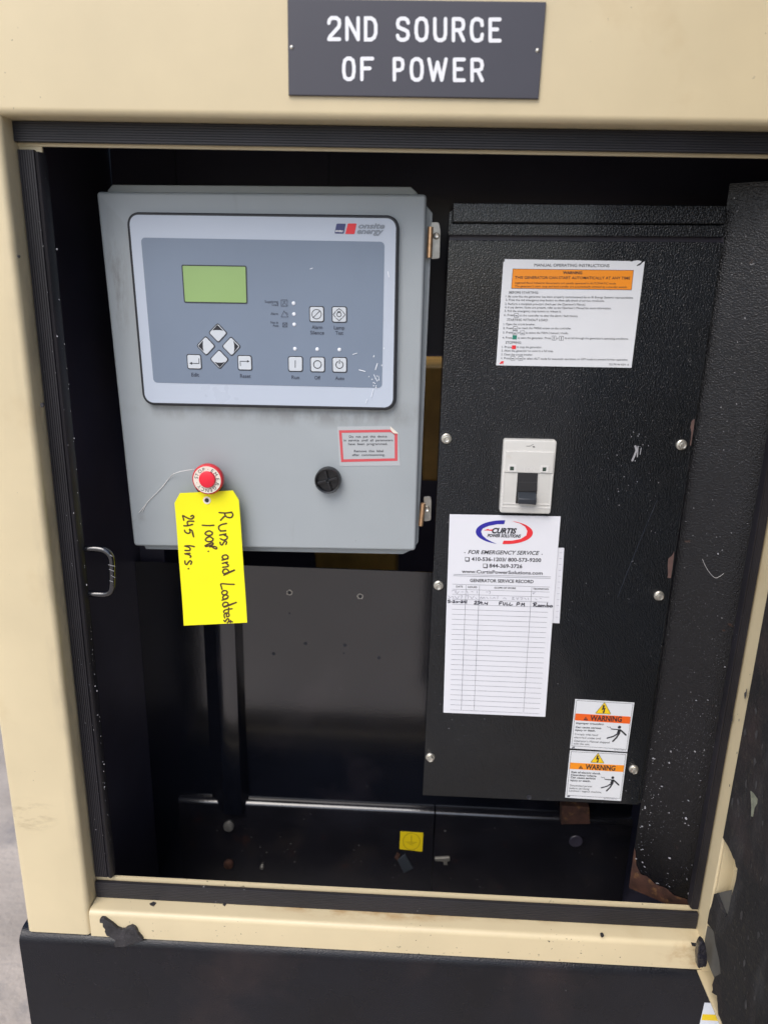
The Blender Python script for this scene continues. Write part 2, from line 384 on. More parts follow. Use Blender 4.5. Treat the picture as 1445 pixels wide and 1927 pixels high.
# ribbed rubber seals over the flange
def ribs(w0, w1, n=5, d=.0050):
    P = [(w0, 0), (w0, -d*.7)]
    for k in range(n):
        a, b = w0+(w1-w0)*k/n, w0+(w1-w0)*(k+1)/n; e = (b-a)
        P += [(a+e*.04, -d*.86), (a+e*.18, -d), (a+e*.82, -d*1.0), (a+e*.96, -d*.86)]
    return P+[(w1, -d*.7), (w1, 0)]
pv = lambda u, v, t: (u, FL-.0016+v, t)
ph = lambda u, v, t: (t, FL-.0036+v, u)
seal = part('rubber_seal', MB().extrude(ribs(XL+.0015, IL-.0052, 7), IB+.003, IT-.004, pv), M['rubber'], gen, 40)
part('seal_lip', MB().extrude([(IL-.0048, 0), (IL-.0048, -.004), (IL-.0005, -.0065), (IL+.0016, -.004), (IL+.0018, .006), (IL+.0004, .006), (IL+.0004, 0)], IB+.003, IT-.006, pv), M['rubber'], seal, 40)
part('rubber_seal', MB().extrude(ribs(IR-.0002, XR-.0018, 5), IB+.001, IT-.004, pv), M['rubber'], gen, 40)
part('seal_lip', MB().extrude([(IR-.0024, -.003), (IR-.0018, -.0052), (IR-.0004, -.0045), (IR-.0004, .006), (IR-.0022, .006)], IB+.003, IT-.006, pv), M['rubber'], seal, 40)
part('rubber_seal', MB().extrude(ribs(IT+.0026, ZT-.0006, 8), XL+.0005, XR-.0005, ph), M['rubber'], gen, 40)
part('rubber_seal', MB().extrude(ribs(ZB+.0006, IB-.0042, 9), XL+.0015, XR-.0015, ph), M['rubber'], gen, 40)
# strike loop on the left flange
z2 = zoom(0, 900, 3.503)
lpts = smooth_line(z2([(520, 470), (560, 464), (640, 464), (696, 478), (732, 515), (741, 580), (742, 700), (728, 748), (690, 764), (620, 762), (540, 757)]), 4)
loop = part('strike_loop', MB().tube([at(a, b, FL+.006) for a, b in lpts], .0039), M['gloss'], gen, 60)
mb = MB()
for a, b, c, d_ in ((716, 570, 760, 580), (722, 600, 752, 612), (735, 640, 760, 655), (725, 675, 745, 682), (728, 505, 742, 515)):
    q = z2([(a, b), (c, d_)]); mb.line(pq(q, FL+.0022), .0006, FL+.0022)
part('scuff_mark', mb, M['scratch'], loop)
# base tank
BL, BF = -.4895, F-.0035
bp_ = arc(BZ-.016, BF+.016, .016, 0, -90, 8) + [(.02, BF), (.02, 2.1), (CZ-.945, 2.1), (CZ-.945, FL+.0035), (BZ, FL+.0035)]
part('base_tank', MB().extrude(bp_, BL, 1.3, lambda u, v, t: (t, v, u)), M['skid'], gen, 40)
# inside of the bay
BP, BM = .97, .9585                     # back panel and base beam
ZP = at(560, 1068, BP)[2]; ZQ = at(560, 1514, BM)[2]
part('side_liner', MB().box((IL-.0285, FL+.004, CZ-1.0), (IL-.0255, 1.6, OT-.02)), M['liner'], gen)
part('side_liner', MB().box((OR-.03, FL+.032, CZ-1.0), (OR-.033, 1.6, OT-.02)), M['liner'], gen)
part('roof_liner', MB().box((IL-.0255, FL+.033, CZ+.30), (OR-.033, .9935, CZ+.303)), M['liner'], gen)  # cut short: unseen opening behind, added to let sky light onto the inner ducts
part('rear_bulkhead', MB().box((IL-.0255, 1.597, CZ-1.0), (OR-.033, 1.6, CZ+.30)), M['liner'], gen)
part('floor_pan', MB().box((IL-.0255, FL+.004, CZ-.93), (OR-.033, 1.597, CZ-.926)), M['liner'], gen)
part('outer_side', MB().box((OL+.001, FL+.032, BZ+.002), (OL+.004, 2.0, OT-.001)), M['tan'], gen)
part('outer_roof', MB().box((OL+.005, FL+.032, OT-.004), (OR, .9935, OT-.001)), M['tan'], gen)  # stops at the same depth, keeping the added light opening clear
XW = IL-.0252
zA, xA = at(560, 660, .99)[2], at(300, 900, .99)[0]
part('bay_partition', MB().box((XW+.0005, .99, zA), (OR-.034, .993, CZ+.2995)), M['liner'], gen)  # dark wall above the box, put in here to hide the sky-lit interior
part('bay_partition', MB().box((XW+.0005, .99, ZP-.05), (xA, .993, zA-.001)), M['liner'], gen)  # left piece of it, likewise added to screen off the lit interior
for x_ in (172, 330, 618):
    x0_ = at(x_, 320, .99)[0]; part('panel_seam', MB().box((x0_, .9885, zA), (x0_+.0012, .9905, CZ+.299)), M['handle'], gen)
bpn = part('back_panel', MB().box((XW, BP, CZ-.93), (.365, BP+.003, ZP)), M['gloss'], gen)
for name_, cx, cy, r, ring in (('worn_hole', 545, 1115, 4.2, 1), ('worn_hole', 678, 1122, 4.2, 1), ('drilled_hole', 515, 1230, 4.6, 0), ('drilled_hole', 575, 1211, 4.6, 0), ('drilled_hole', 649, 1214, 4.8, 0), ('drilled_hole', 713, 1238, 4.6, 0), ('drilled_hole', 545, 1154, 2, 0), ('drilled_hole', 647, 1229, 2, 0)):
    c0 = xz(cx, cy, BP); rr = r*.00072
    h_ = part(name_, MB().lathe(c0, [(rr*.8, BP-.0003), (rr, BP+.001)], 14), M['ink'], bpn)
    if ring:
        o_ = [(c0[0]+rr*random.uniform(1.3, 1.95)*math.cos(k*.45), c0[1]+rr*random.uniform(1.3, 1.95)*math.sin(k*.45)) for k in range(14)]
        mb = MB().ring(o_, circ(c0, rr*.95, n=14), BP-.0005); part('worn_paint', mb, M['bracket'], bpn)
# hat-section stiffener down the back panel
st = [xz(x, 1190, BP)[0] for x in (384, 457)]; fx = [xz(x, 1190, BP-.0235)[0] for x in (406, 442)]
hat = [(st[0], BP-.0003)] + [(fx[0]-.003, BP-.018), (fx[0], BP-.0225), (fx[0]+.003, BP-.0235), (fx[1]-.003, BP-.0235), (fx[1], BP-.0225), (fx[1]+.002, BP-.018)] + [(st[1], BP-.0003)]
part('stiffener_channel', MB().extrude(hat, ZQ-.015, ZP-.001, lambda u, v, t: (u, v, t)), M['gloss'], gen, 30)
# base beam with a rounded top edge, in two lengths
seam = xz(816, 1580, BM)[0]
def beam(x0, x1):
    pr = [(ZQ-.17, BM)] + [(ZQ-.010+.010*math.sin(math.radians(a)), BM+.010-.010*math.cos(math.radians(a))) for a in range(0, 91, 15)] + [(ZQ, BP-.0005), (ZQ-.17, BP-.0005)]
    return MB().extrude(pr, x0, x1, lambda u, v, t: (t, v, u))
part('base_beam', beam(XW+.045, seam-.0012), M['beam'], gen, 40)
part('base_beam', beam(seam+.0012, .365), M['beam'], gen, 40)
for x, y, rr, mt_, lb in ((430, 1557, .0085, 'bracket', 'pale round bolt head on the black beam'), (430, 1628, .008, 'rust', 'rusty round bolt head'), (493, 1633, .0035, 'bracket', 'small plated screw')):
    c0 = xz(x, y, BM-.004)
    part('beam_bolt', MB().lathe(c0, [(rr*.5, BM-.006), (rr*.9, BM-.005), (rr, BM-.003), (rr, BM+.001)], 18), M[mt_], gen, 40, lb)
z4 = zoom(740, 1540, 12.04)
part('metal_clip', MB().prism(pq(z4([(90, 950), (270, 830), (455, 1140), (240, 1245)]), BM-.003), BM-.003, BM+.0005, .0006), M['handle'], gen)
part('metal_clip', MB().prism(pq(z4([(30, 900), (80, 800), (150, 840), (90, 950)]), BM-.003), BM-.0033, BM+.0005), M['rust'], gen)
part('metal_clip', MB().prism(pq(z4([(940, 925), (1270, 905), (1285, 960), (1210, 985), (1225, 1060), (1140, 1050), (1130, 985), (945, 970)]), BM-.003), BM-.003, BM+.0005), M['bracket'], gen)
part('drilled_hole', MB().lathe(xz(1083, 1583, BM), [(.0075, BM-.0006), (.0095, BM-.0012), (.0115, BM+.001)], 20), M['liner'], gen, 30)
part('rusty_bracket', MB().prism(pq([(1057, 1517), (1108, 1519), (1110, 1551), (1056, 1552)], BM-.012), BM-.012, BM+.003, .001), M['rust'], gen)
# angled filler plate between breaker box and doorway
pb, pn = (.3225, .829), (.412, .777)
tl_, bz_ = at(1385, 345, .827)[2], at(1194, 1660, .827)[2]
def pl(u, z, o=0): return (pb[0]+(pn[0]-pb[0])*u-.5*o, pb[1]+(pn[1]-pb[1])*u-.86*o, z)
V = [pl(0, bz_), pl(1, bz_), pl(1, tl_), pl(0, tl_)]; V2 = [(a+.0015, b+.0026, c) for a, b, c in V]
fp = part('filler_plate', MB().add(V+V2, [[0, 1, 2, 3], [7, 6, 5, 4], [0, 3, 7, 4], [1, 0, 4, 5], [2, 1, 5, 6], [3, 2, 6, 7]]), M['blackrough'], gen)
ru = [pl(u, bz_+h, .0006) for u, h in ((0, .001), (.9, .001), (.9, .006), (.7, .009), (.55, .007), (.45, .013), (.32, .012), (.2, .019), (.12, .018), (.05, .030), (.02, .05), (0, .055))]
rb = [pl(u, bz_-.012, .0) for u in (0, .9)]
part('rusty_edge', MB().add(ru+rb, [list(range(len(ru))), [0, 12, 13, 1]]), M['rust'], fp)
mb = MB()
for k in range(150):
    u, zz = random.uniform(.04, .85), bz_+abs(random.gauss(0, .22))+.015
    if random.random() < .35: u = abs(random.gauss(.05, .10))+.02; zz = bz_+random.uniform(.03, .24)
    if zz > tl_-.05 or u > .9: continue
    s_ = random.choice((.0003, .0003, .0004, .0005, .0006, .0010, .0014 if k < 60 else .0004)); an = random.random()*6; el2 = random.uniform(.35, 1.6)
    pts = [(s_*random.uniform(.4, 1.4)*math.cos(an+j*.9), s_*el2*random.uniform(.4, 1.3)*math.sin(an+j*.9)) for j in range(7)]
    mb.add([pl(u+a/.0973, zz+b, .0010+k*4e-6) for a, b in pts], [list(range(7))])
part('paint_fleck', mb, M['scratch'], fp, stuff=True)
part('stray_thread', MB().tube([at(a, b, .8005) for a, b in smooth_line([(1321, 1052), (1326, 1064), (1334, 1077), (1344, 1087), (1353, 1085), (1361, 1079)], 4)], .00018, 5), M['wire'], fp, 60)
mb = MB()
for k in range(70):
    t_ = random.random()**.7; y_ = 430+1190*t_; x_ = 103+(y_-430)*.0905+random.choice((0, 0, 0, -12, -24))+random.gauss(0, 1.2)
    c0 = xz(x_, y_, FL-.0082); r_ = random.choice((.0003, .0004, .0005, .0008))
    mb.flat([(c0[0]+r_*random.uniform(.4, 1.1)*math.cos(j), c0[1]+r_*random.uniform(.5, 1.9)*math.sin(j)) for j in range(6)], FL-.0082-k*5e-6)
part('paint_fleck', mb, M['scratch'], seal, stuff=True)
# tan things seen deep inside, past the control box
part('inner_duct', MB().prism(pq([(585, 980), (745, 985), (745, 1130), (600, 1125)], 1.30), 1.30, 1.5, .004), M['tanin'], gen)
part('inner_duct', MB().prism(pq([(800, 690), (850, 690), (836, 905), (795, 905)], 1.24), 1.24, 1.5, .004), M['tanin'], gen)
# scraps of torn foam and the gap at the right end of the sill
z3 = zoom(0, 1380, 3.0)
Pf = z3([(565, 1050), (574, 1043), (592, 1044), (606, 1055), (640, 1078), (665, 1100), (690, 1110), (705, 1108), (717, 1098), (745, 1088), (762, 1096), (772, 1108), (780, 1130), (800, 1152), (808, 1165), (780, 1178), (735, 1192), (700, 1206), (676, 1203), (652, 1207), (648, 1185), (655, 1168), (630, 1150), (604, 1140), (594, 1118), (596, 1104), (584, 1092), (582, 1070), (566, 1068)])
part('foam_scrap', MB().prism(pq(Pf, F-.005), F-.006, F-.0012, .0007), M['foil'], gen)
zr = zoom(1280, 1560, 5.25)
Pr_ = zr([(180, 1165), (196, 1130), (215, 1110), (245, 1140), (255, 1200), (262, 1250), (265, 1330), (255, 1362), (240, 1370), (228, 1366), (215, 1374), (200, 1372), (190, 1385), (176, 1378), (170, 1368), (165, 1260)])
part('sill_gap', MB().prism(pq(zr([(110, 1140), (190, 1152), (190, 1166), (112, 1152)]), F-.002), F-.0024, F+.001), M['ink'], gen)
for pts in (((845, 962), (868, 952), (885, 958), (870, 978), (850, 972)), ((1258, 968), (1272, 958), (1282, 962), (1270, 978)), ((657, 918), (665, 914), (664, 926))):
    q = [atX(0, 0, 1)] and [(lambda r_: (r_[0]*((ZB-CZ)/r_[2]), r_[1]*((ZB-CZ)/r_[2]), ZB+.0006))(ray(*p)) for p in z3(list(pts))]
    part('foam_crumb', MB().add(q+[(a, b, c-.0005) for a, b, c in q], [list(range(len(q)))]+[[i, (i+1) % len(q), len(q)+(i+1) % len(q), len(q)+i] for i in range(len(q))]), M['foil'], gen)
# paint chips showing dark on the left post and the sill
for x, y, r in ((36, 482, 3), (81, 762, 5), (1132, 1759, 5.5)):
    c0 = xz(x, y, F); part('paint_chip', MB().prism([(c0[0]+.00052*r*random.uniform(.35, .9)*math.cos(k), c0[1]+.00052*r*random.uniform(.7, 1.4)*math.sin(k)) for k in range(6)], F-.0019, F+.001), M['foil'], gen)

# ------------------------------------------------------------------ the open door on the right (hinged to the housing: its part)
DX = XR-.0032; FH = F-.002
dt = .020
zdb, zdt = atX(1347, 1927, DX)[2]+.001, OT-.05
zdb = (atX(1317, 1830, DX)[2]+atX(1347, 1927, DX)[2])/2
door = part('door', MB().box((DX+dt, FH, zdb), (DX+dt+.002, F-.80, zdt)), M['tan'], gen, None, 'open door with torn black foam lining')
part('door_flange', MB().box((DX, FH, zdb), (DX+dt, F-.80, zdb+.002)), M['tan'], door)
part('door_flange', MB().box((DX+.005, FH-.0016, zdb+.0025), (DX+dt, FH, zdt)), M['tan'], door)
fX = DX+.0008
fo = zr([(440, 128), (470, 175), (500, 240), (515, 280), (532, 305), (545, 372), (560, 392), (545, 500), (522, 590), (505, 640), (475, 800), (455, 860), (440, 872), (415, 820), (380, 730), (345, 640), (330, 640), (300, 770), (285, 800), (250, 798), (262, 830), (250, 870), (262, 930), (290, 965), (325, 1010), (345, 1140), (380, 1290), (395, 1430), (335, 1462), (310, 1540), (318, 1590), (305, 1612), (330, 1632), (358, 1645)])
poly = [atX(a, b, fX)[1:] for a, b in fo]
poly = [(min(a, FH-.0018), b) for a, b in poly]
yb0 = poly[-1][0]
poly = [(FH-.0018, zdt-.03)] + [(FH-.0018, poly[0][1])] + poly + [(yb0-.01, zdb+.006), (F-.79, zdb+.006), (F-.79, zdt-.03)]
n = len(poly)
mb = MB().add([(fX, a, b) for a, b in poly]+[(DX+dt-.001, a, b) for a, b in poly], [list(range(n))]+[[i, n+i, n+(i+1) % n, (i+1) % n] for i in range(n)])
part('foam_liner', mb, M['foam'], door)
bk = [atX(a, b, fX+.004)[1:] for a, b in zr([(330, 600), (510, 600), (480, 800), (455, 880), (420, 860), (370, 740)])]
bk = [(min(a, FH-.0018), b) for a, b in bk]
part('foam_backing', MB().add([(fX+.004, a, b) for a, b in bk], [list(range(len(bk)))]), M['foamback'], door)
bk = [atX(a, b, fX+.001)[1:] for a, b in zr([(235, 1100), (252, 925), (330, 1005), (350, 1140), (386, 1290), (402, 1436), (330, 1470), (300, 1400), (262, 1300)])]
bk = [(min(a, FH-.0018), b) for a, b in bk]
part('foam_backing', MB().add([(fX+.001, a, b) for a, b in bk], [list(range(len(bk)))]), M['foamback'], door)

part('foam_flap', MB().prism(pq(Pr_, F-.030), F-.030, F-.022, .0012), M['flap'], door)
ch = [atX(a, b, fX-.0004)[1:] for a, b in ((1411, 1488), (1417, 1492), (1425, 1504), (1424, 1512), (1419, 1520), (1416, 1537), (1412, 1536), (1413, 1520))]
part('bare_patch', MB().add([(fX-.0004, a, b) for a, b in ch], [list(range(8))]), M['patch'], door)
mb = MB()
for k in range(60):
    px_, py_ = random.uniform(1372, 1440), random.uniform(1250, 1920); q_ = atX(px_, py_, fX-.0004); r_ = random.choice((.0006, .001, .0018, .003))
    mb.add([(fX-.0004-k*1e-5, q_[1]+r_*random.uniform(.5, 1.2)*math.cos(j), q_[2]+r_*random.uniform(.8, 2.6)*math.sin(j)) for j in range(6)], [list(range(6))])
part('dust_smear', mb, M['smear'], door, stuff=True)

# ------------------------------------------------------------------ name plate on the header
np_ = thing('name_plate', 'slate gray engraved plate reading 2ND SOURCE OF POWER on the tan header rail', 'sign', at(780, 186, F))
NY = F-.0012-.0030
plate = part('plate', MB().prism(pq([(541, -3), (1027.5, 3.5), (1013, 186), (543, 179)], F-.004), NY, F-.0013, .0006), M['sign'], np_)
GL = {'2': [[(0, .76), (.05, .9), (.25, 1), (.7, 1), (.95, .9), (1, .74), (.93, .58), (.1, .12), (0, 0), (1, 0)]],
 'N': [[(0, 0), (0, 1)], [(0, 1), (1, 0)], [(1, 0), (1, 1)]], 'D': [[(0, 0), (0, 1), (.55, 1), (.85, .9), (1, .7), (1, .3), (.85, .1), (.55, 0), (0, 0)]],
 'S': [[(1, .8), (.9, .93), (.7, 1), (.3, 1), (.08, .92), (0, .76), (.08, .6), (.35, .53), (.7, .46), (.94, .38), (1, .22), (.9, .07), (.65, 0), (.3, 0), (.08, .07), (0, .2)]],
 'O': [[(0, .65), (0, .35), (.1, .1), (.35, 0), (.65, 0), (.9, .1), (1, .35), (1, .65), (.9, .9), (.65, 1), (.35, 1), (.1, .9), (0, .65)]],
 'U': [[(0, 1), (0, .3), (.1, .08), (.35, 0), (.65, 0), (.9, .08), (1, .3), (1, 1)]],
 'R': [[(0, 0), (0, 1), (.65, 1), (.92, .92), (1, .74), (.92, .56), (.65, .48), (0, .48)], [(.55, .48), (1, 0)]],
 'C': [[(1, .72), (.93, .92), (.65, 1), (.35, 1), (.1, .9), (0, .65), (0, .35), (.1, .1), (.35, 0), (.65, 0), (.93, .08), (1, .28)]],
 'E': [[(1, 1), (0, 1), (0, 0), (1, 0)], [(0, .53), (.75, .53)]], 'F': [[(1, 1), (0, 1), (0, 0)], [(0, .53), (.75, .53)]],
 'P': [[(0, 0), (0, 1), (.65, 1), (.92, .92), (1, .74), (.92, .54), (.65, .46), (0, .46)]], 'W': [[(0, 1), (.25, 0), (.5, .85), (.75, 0), (1, 1)]]}
for word, tops in (([('2', 616, 642), ('N', 650, 677), ('D', 685, 710), ('S', 745, 771), ('O', 780, 806), ('U', 815, 841), ('R', 850, 875), ('C', 884, 910), ('E', 919, 943)], (31, 77, 34, 80)),
                   ([('O', 644, 669), ('F', 678, 704), ('P', 739, 761), ('O', 771, 797), ('W', 804, 842), ('E', 852, 876), ('R', 885, 910)], (107, 152, 110, 155))):
    for ch, x0, x1 in word:
        t = (x0-616)/(943-616); y0 = tops[0]+(tops[2]-tops[0])*t; y1 = tops[1]+(tops[3]-tops[1])*t
        mb = MB()
        for strk in GL[ch]:
            mb.line(pq([(x0+3-2*(1-b)*.0+(x1-x0-6)*a, y1-3-(y1-y0-6)*b) for a, b in strk], NY), .0031, NY-.0003)
        part('engraved_letter', mb, M['engraved'], np_)
for x, y in ((549, 89), (1011, 95)):
    part('rivet', MB().lathe(xz(x, y, NY), [(.0006, NY-.0011), (.0016, NY-.0007), (.002, NY+.0002)], 14), M['zinc'], np_, 60)

# ------------------------------------------------------------------ control box
D = .832
_cl = at(517, 1037, D+.03)
def _st(x, y): q = at(x, y, D); return tuple(q[i]-_cl[i] for i in range(3))
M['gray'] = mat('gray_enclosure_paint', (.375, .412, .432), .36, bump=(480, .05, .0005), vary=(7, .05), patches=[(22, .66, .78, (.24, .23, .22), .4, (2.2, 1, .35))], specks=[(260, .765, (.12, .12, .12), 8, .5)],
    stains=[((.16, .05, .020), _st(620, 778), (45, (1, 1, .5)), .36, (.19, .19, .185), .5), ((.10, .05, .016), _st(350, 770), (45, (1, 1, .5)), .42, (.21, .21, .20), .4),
            ((.014, .05, .085), _st(222, 520), (70, (1.6, 1, .4)), .46, (.20, .19, .18), .6), ((.02, .05, .02), _st(252, 975), (60, (1, 1, 1)), .5, (.2, .2, .2), .6)])
cb = thing('control_box', 'gray painted steel control cabinet with a hinged door, left in the black bay', 'control cabinet', at(517, 1037, D+.03))
dq = [(181, 360), (803, 365), (782, 1037), (252, 1028)]
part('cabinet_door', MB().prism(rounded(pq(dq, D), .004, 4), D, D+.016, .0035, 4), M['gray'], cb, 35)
DB = D+.0188
fl = pq([(205, 375), (203, 358), (212, 347.5), (773, 351.5), (783, 361)], DB) + pq([(803, 388), (814, 401), (787, 1020), (777, 1034), (758, 1043), (275, 1033.5), (264, 1010)], DB)
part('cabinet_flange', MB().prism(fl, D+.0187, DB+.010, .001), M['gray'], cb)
b0 = pq([(222, 380), (785, 385), (770, 1015), (275, 1010)], DB)
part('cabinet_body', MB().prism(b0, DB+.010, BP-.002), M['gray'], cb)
part('door_gasket', MB().prism(pq([(205, 375), (790, 380), (772, 1022), (262, 1015)], D+.017), D+.016, D+.0185), M['ink'], cb)
zh = zoom(780, 360, 12.04)
def hinge(pin, plate_, screw):
    h_ = part('hinge', MB().prism(rounded(pq(plate_, D+.020), .002), D+.018, D+.021, .0006), M['bracket'], cb)
    a, b = (np.array(at(*q, D+.011)) for q in pin)
    part('hinge_pin', MB().tube([a, a+(b-a)*.04, a+(b-a)*.96, b], .0030, 14), M['brass'], h_, 50)
    c0 = xz(*screw, D+.018)
    part('hinge_screw', MB().lathe(c0, [(.0012, D+.0165), (.003, D+.0155), (.0036, D+.0165), (.0036, D+.019)], 14), M['zinc'], h_, 40)
hinge(((810, 427), (807.5, 485)), [(810, 418), (826, 418), (829, 433), (827.5, 487), (810, 488)], (820.5, 444))
hinge(((796, 947), (791.5, 989)), [(797, 934), (811, 934), (812, 942), (811, 979), (797, 981)], (803, 957))
zk = zoom(580, 790, 5.16)
c0 = xz(616.8, 904.3, D-.008); RL = 24.4*.000635
latch = part('door_latch', MB().lathe(c0, [(RL*.80, D-.006), (RL*.84, D-.0115), (RL*.93, D-.0120), (RL, D-.010), (RL, D+.002)], 40), M['blackplastic'], cb, 40)
for k, a in enumerate((20, 110, 200, 290)):
    a = math.radians(a-4); e = (math.cos(a), math.sin(a)); q = (-e[1], e[0])
    P = [(c0[0]+e[0]*r_+q[0]*s_, c0[1]+e[1]*r_+q[1]*s_) for r_, s_ in ((.0012, -.0012), (RL*.8, -.0019), (RL*.8, .0019), (.0012, .0012))]
    part('latch_rib', MB().prism(P, D-.0105, D-.006, .0005), M['blackplastic'], latch)
part('latch_slot', MB().lathe(c0, [(.0012, D-.0082), (.0026, D-.0100), (.0030, D-.0095), (.003, D-.006)], 16), M['handle'], latch, 40)

# ------------------------------------------------------------------ generator controller let into the cabinet door
ct = thing('generator_controller', 'pale blue generator control panel with green screen and keys, set in the gray cabinet door', 'control panel', at(508, 772, D))
BY = D-.0075
bz = part('bezel', MB().prism(rounded(pq([(237, 398.5), (751.5, 405), (745, 773), (269.5, 762.5)], BY), .0125, 10), BY, D-.0002, .002, 3), M['bezel'], ct, 35)
fy = BY-.0004
part('overlay', MB().prism(rounded(pq([(243, 404), (745.2, 411), (739, 767), (274, 757.5)], fy), .0095, 10), fy, BY+.001), M['face'], ct)
gy = fy-.0003
part('overlay_field', MB().prism(rounded(pq([(265.6, 447), (723.5, 455), (718.6, 730), (289.5, 720)], gy), .0042, 6), gy, fy+.0002), M['field'], ct)
ly = gy-.0003
lq = pq([(342, 498), (464, 500), (466, 571.5), (347, 569.5)], ly)
sc_ = part('screen', MB().prism(rounded(inset(ccw(lq), .0009), .001), ly-.0002, ly+.0002), M['lcd'], ct, None, 'unlit yellow-green liquid crystal screen')
part('screen_frame', MB().ring(rounded(lq, .0016), rounded(inset(ccw(lq), .0011), .001), ly-.0004, ly+.0003), M['bezel'], sc_)
zb = zoom(480, 550, 7.225); za = zoom(340, 600, 9.633)
def key(q, strokes=(), fills=(), conv=None, texts=(), wd=.0007, rad=.0022):
    P = pq(q, ly)
    k = part('key', MB().prism(rounded(P, rad), ly-.0001, ly+.0003), M['bezel'], ct)
    part('key_cap', MB().prism(rounded(inset(ccw(P), .0010), rad*.8), ly-.0007, ly-.0001, .0003, 2), M['key'], k)
    mb = MB()
    for s_ in strokes:
        cl = s_[0] == s_[-1]
        mb.line(pq(conv(s_), ly), wd, ly-.0009, closed=False)
    for s_ in fills: mb.flat(pq(conv(s_), ly), ly-.0009)
    for t_ in texts: mb.text(*t_[:-1], ly, ly-.0010, bold=t_[-1])
    part('key_symbol', mb, M['ink'], k)
def sqz(a, b, c, d_): return [(a, b), (c, b+(c-a)*.012), (c+1, d_+(c-a)*.012), (a+4, d_)]
def cir(cx, cy, r, n=24, a0=0, a1=360): return [(cx+r*math.cos(math.radians(a0+(a1-a0)*k/n)), cy+r*math.sin(math.radians(a0+(a1-a0)*k/n))) for k in range(n+1)]
key(zb(sqz(735, 187, 940, 406)), [cir(838, 298, 64), [(790, 345), (884, 252)]], conv=zb, texts=[(*zb([(795, 318)])[0][:1], zb([(882, 318)])[0][0], zb([(0, 318)])[0][1], zb([(0, 318)])[0][1], 4.2, 0)][:0])
key(zb(sqz(1040, 190, 1250, 413)), [[(1105, 250), (1143, 222), (1182, 252)], [(1105, 352), (1143, 386), (1182, 352)], [(1095, 262), (1065, 302), (1095, 340)], [(1192, 262), (1226, 304), (1192, 342)], cir(1143, 302, 30, 16), [(1125, 280), (1128, 262), (1158, 262), (1160, 280)]], conv=zb)
key(zb(sqz(447, 868, 652, 1080)), [[(549, 928), (549, 1022)]], conv=zb)
key(zb(sqz(748, 875, 952, 1087)), [cir(850, 981, 52)], conv=zb, wd=.0009)
key(zb(sqz(1045, 880, 1252, 1092)), [cir(1149, 985, 49, 20, -62, 242), [(1149, 918), (1149, 968)]], conv=zb, wd=.0009)
for cx, cy, tri in ((680, 256, [(580, 210), (670, 105), (778, 215), (720, 203), (640, 201)]), (463, 491, [(412, 392), (325, 492), (425, 590), (410, 520), (408, 450)]),
                    (922, 500, [(962, 402), (1054, 498), (972, 606), (978, 540), (976, 470)]), (706, 733, [(618, 780), (716, 878), (806, 782), (750, 792), (670, 792)])):
    key(za([(cx-6, cy-188), (cx+178, cy+4), (cx+8, cy+186), (cx-178, cy-4)]), (), [tri], za)
key(za([(108, 636), (375, 644), (394, 918), (128, 912)]), [[(338, 718), (341, 808), (210, 805)]], [[(165, 803), (215, 780), (217, 832)]], za)
key(za([(1028, 655), (1290, 662), (1306, 938), (1042, 934)]), [[(1090, 852), (1084, 768), (1210, 769)]], [[(1256, 769), (1212, 746), (1210, 792)]], za)
for cx, cy in ((525, 150), (530, 297), (534, 438), (543, 769), (845, 775), (1146, 781)):
    c0 = xz(*zb([(cx, cy)])[0], ly); part('indicator_light', MB().lathe(c0, [(.0008, ly-.0006), (.0017, ly-.0004), (.0021, ly+.0001)], 16), M['led'], ct, 60)
def ctext(t, cx, base, wd_, cap, b=0.0):
    part('key_caption', MB().text(t, cx-wd_/2, cx+wd_/2, base-.15, base+.15, cap, ly, ly-.0001, b), M['inkgray'], ct)
ctext('Alarm', 597, 619, 20, 6.8, .012); ctext('Silence', 597, 629.2, 26, 6.8, .012); ctext('Lamp', 638.4, 619.8, 20, 6.8, .012); ctext('Test', 638.6, 629.8, 14.5, 6.8, .012)
ctext('Run', 556.2, 713.3, 14.5, 6.6, .012); ctext('Off', 597.4, 714, 10.8, 6.6, .012); ctext('Auto', 639.3, 715, 17, 6.6, .012)
ctext('Edit', 368, 708.5, 14.5, 7, .012); ctext('Reset', 462.3, 711, 20, 7, .012)
ctext('Supplying', 511, 569.8, 25, 4.6, .005); ctext('Load', 518, 575.6, 11.5, 4.6, .005); ctext('Alarm', 516.6, 592.6, 14, 4.8, .005); ctext('Not in', 516.5, 609, 14, 4.6, .005); ctext('Auto', 519, 614.6, 11, 4.6, .005)
mb = MB()
for s_ in ([(357, 103), (438, 103), (438, 187), (357, 187), (357, 103)], [(375, 170), (400, 135), (425, 170)], [(385, 125), (415, 120)], [(402, 335), (355, 335), (395, 252), (450, 335), (402, 335)], [(410, 275), (438, 282), (446, 305)], [(378, 415), (436, 415), (436, 470), (378, 470), (378, 415)], [(380, 418), (434, 468)], [(434, 418), (380, 468)]):
    mb.line(pq(zb(s_), ly), .00045, ly-.0002)
part('status_symbol', mb, M['inkgray'], ct)
zl = zoom(600, 400, 9.03)
lg = part('logo', MB().flat(rounded(pq(zl([(302, 188), (458, 190), (424, 358), (268, 356)]), fy), .0008, 4), fy-.0004), M['navy'], ct, None, 'blue and red logo blocks with gray lettering')
part('logo_block', MB().flat(rounded(pq(zl([(494, 186), (642, 187), (606, 366), (448, 364)]), fy), .0008, 4), fy-.0004), M['redink'], lg)
a = zl([(284, 330), (412, 332)]); part('logo_lettering', MB().text('mtu', a[0][0], a[1][0], a[0][1], a[1][1], 4.6, fy, fy-.0006, .035, .2), M['white'], lg)
mb = MB()
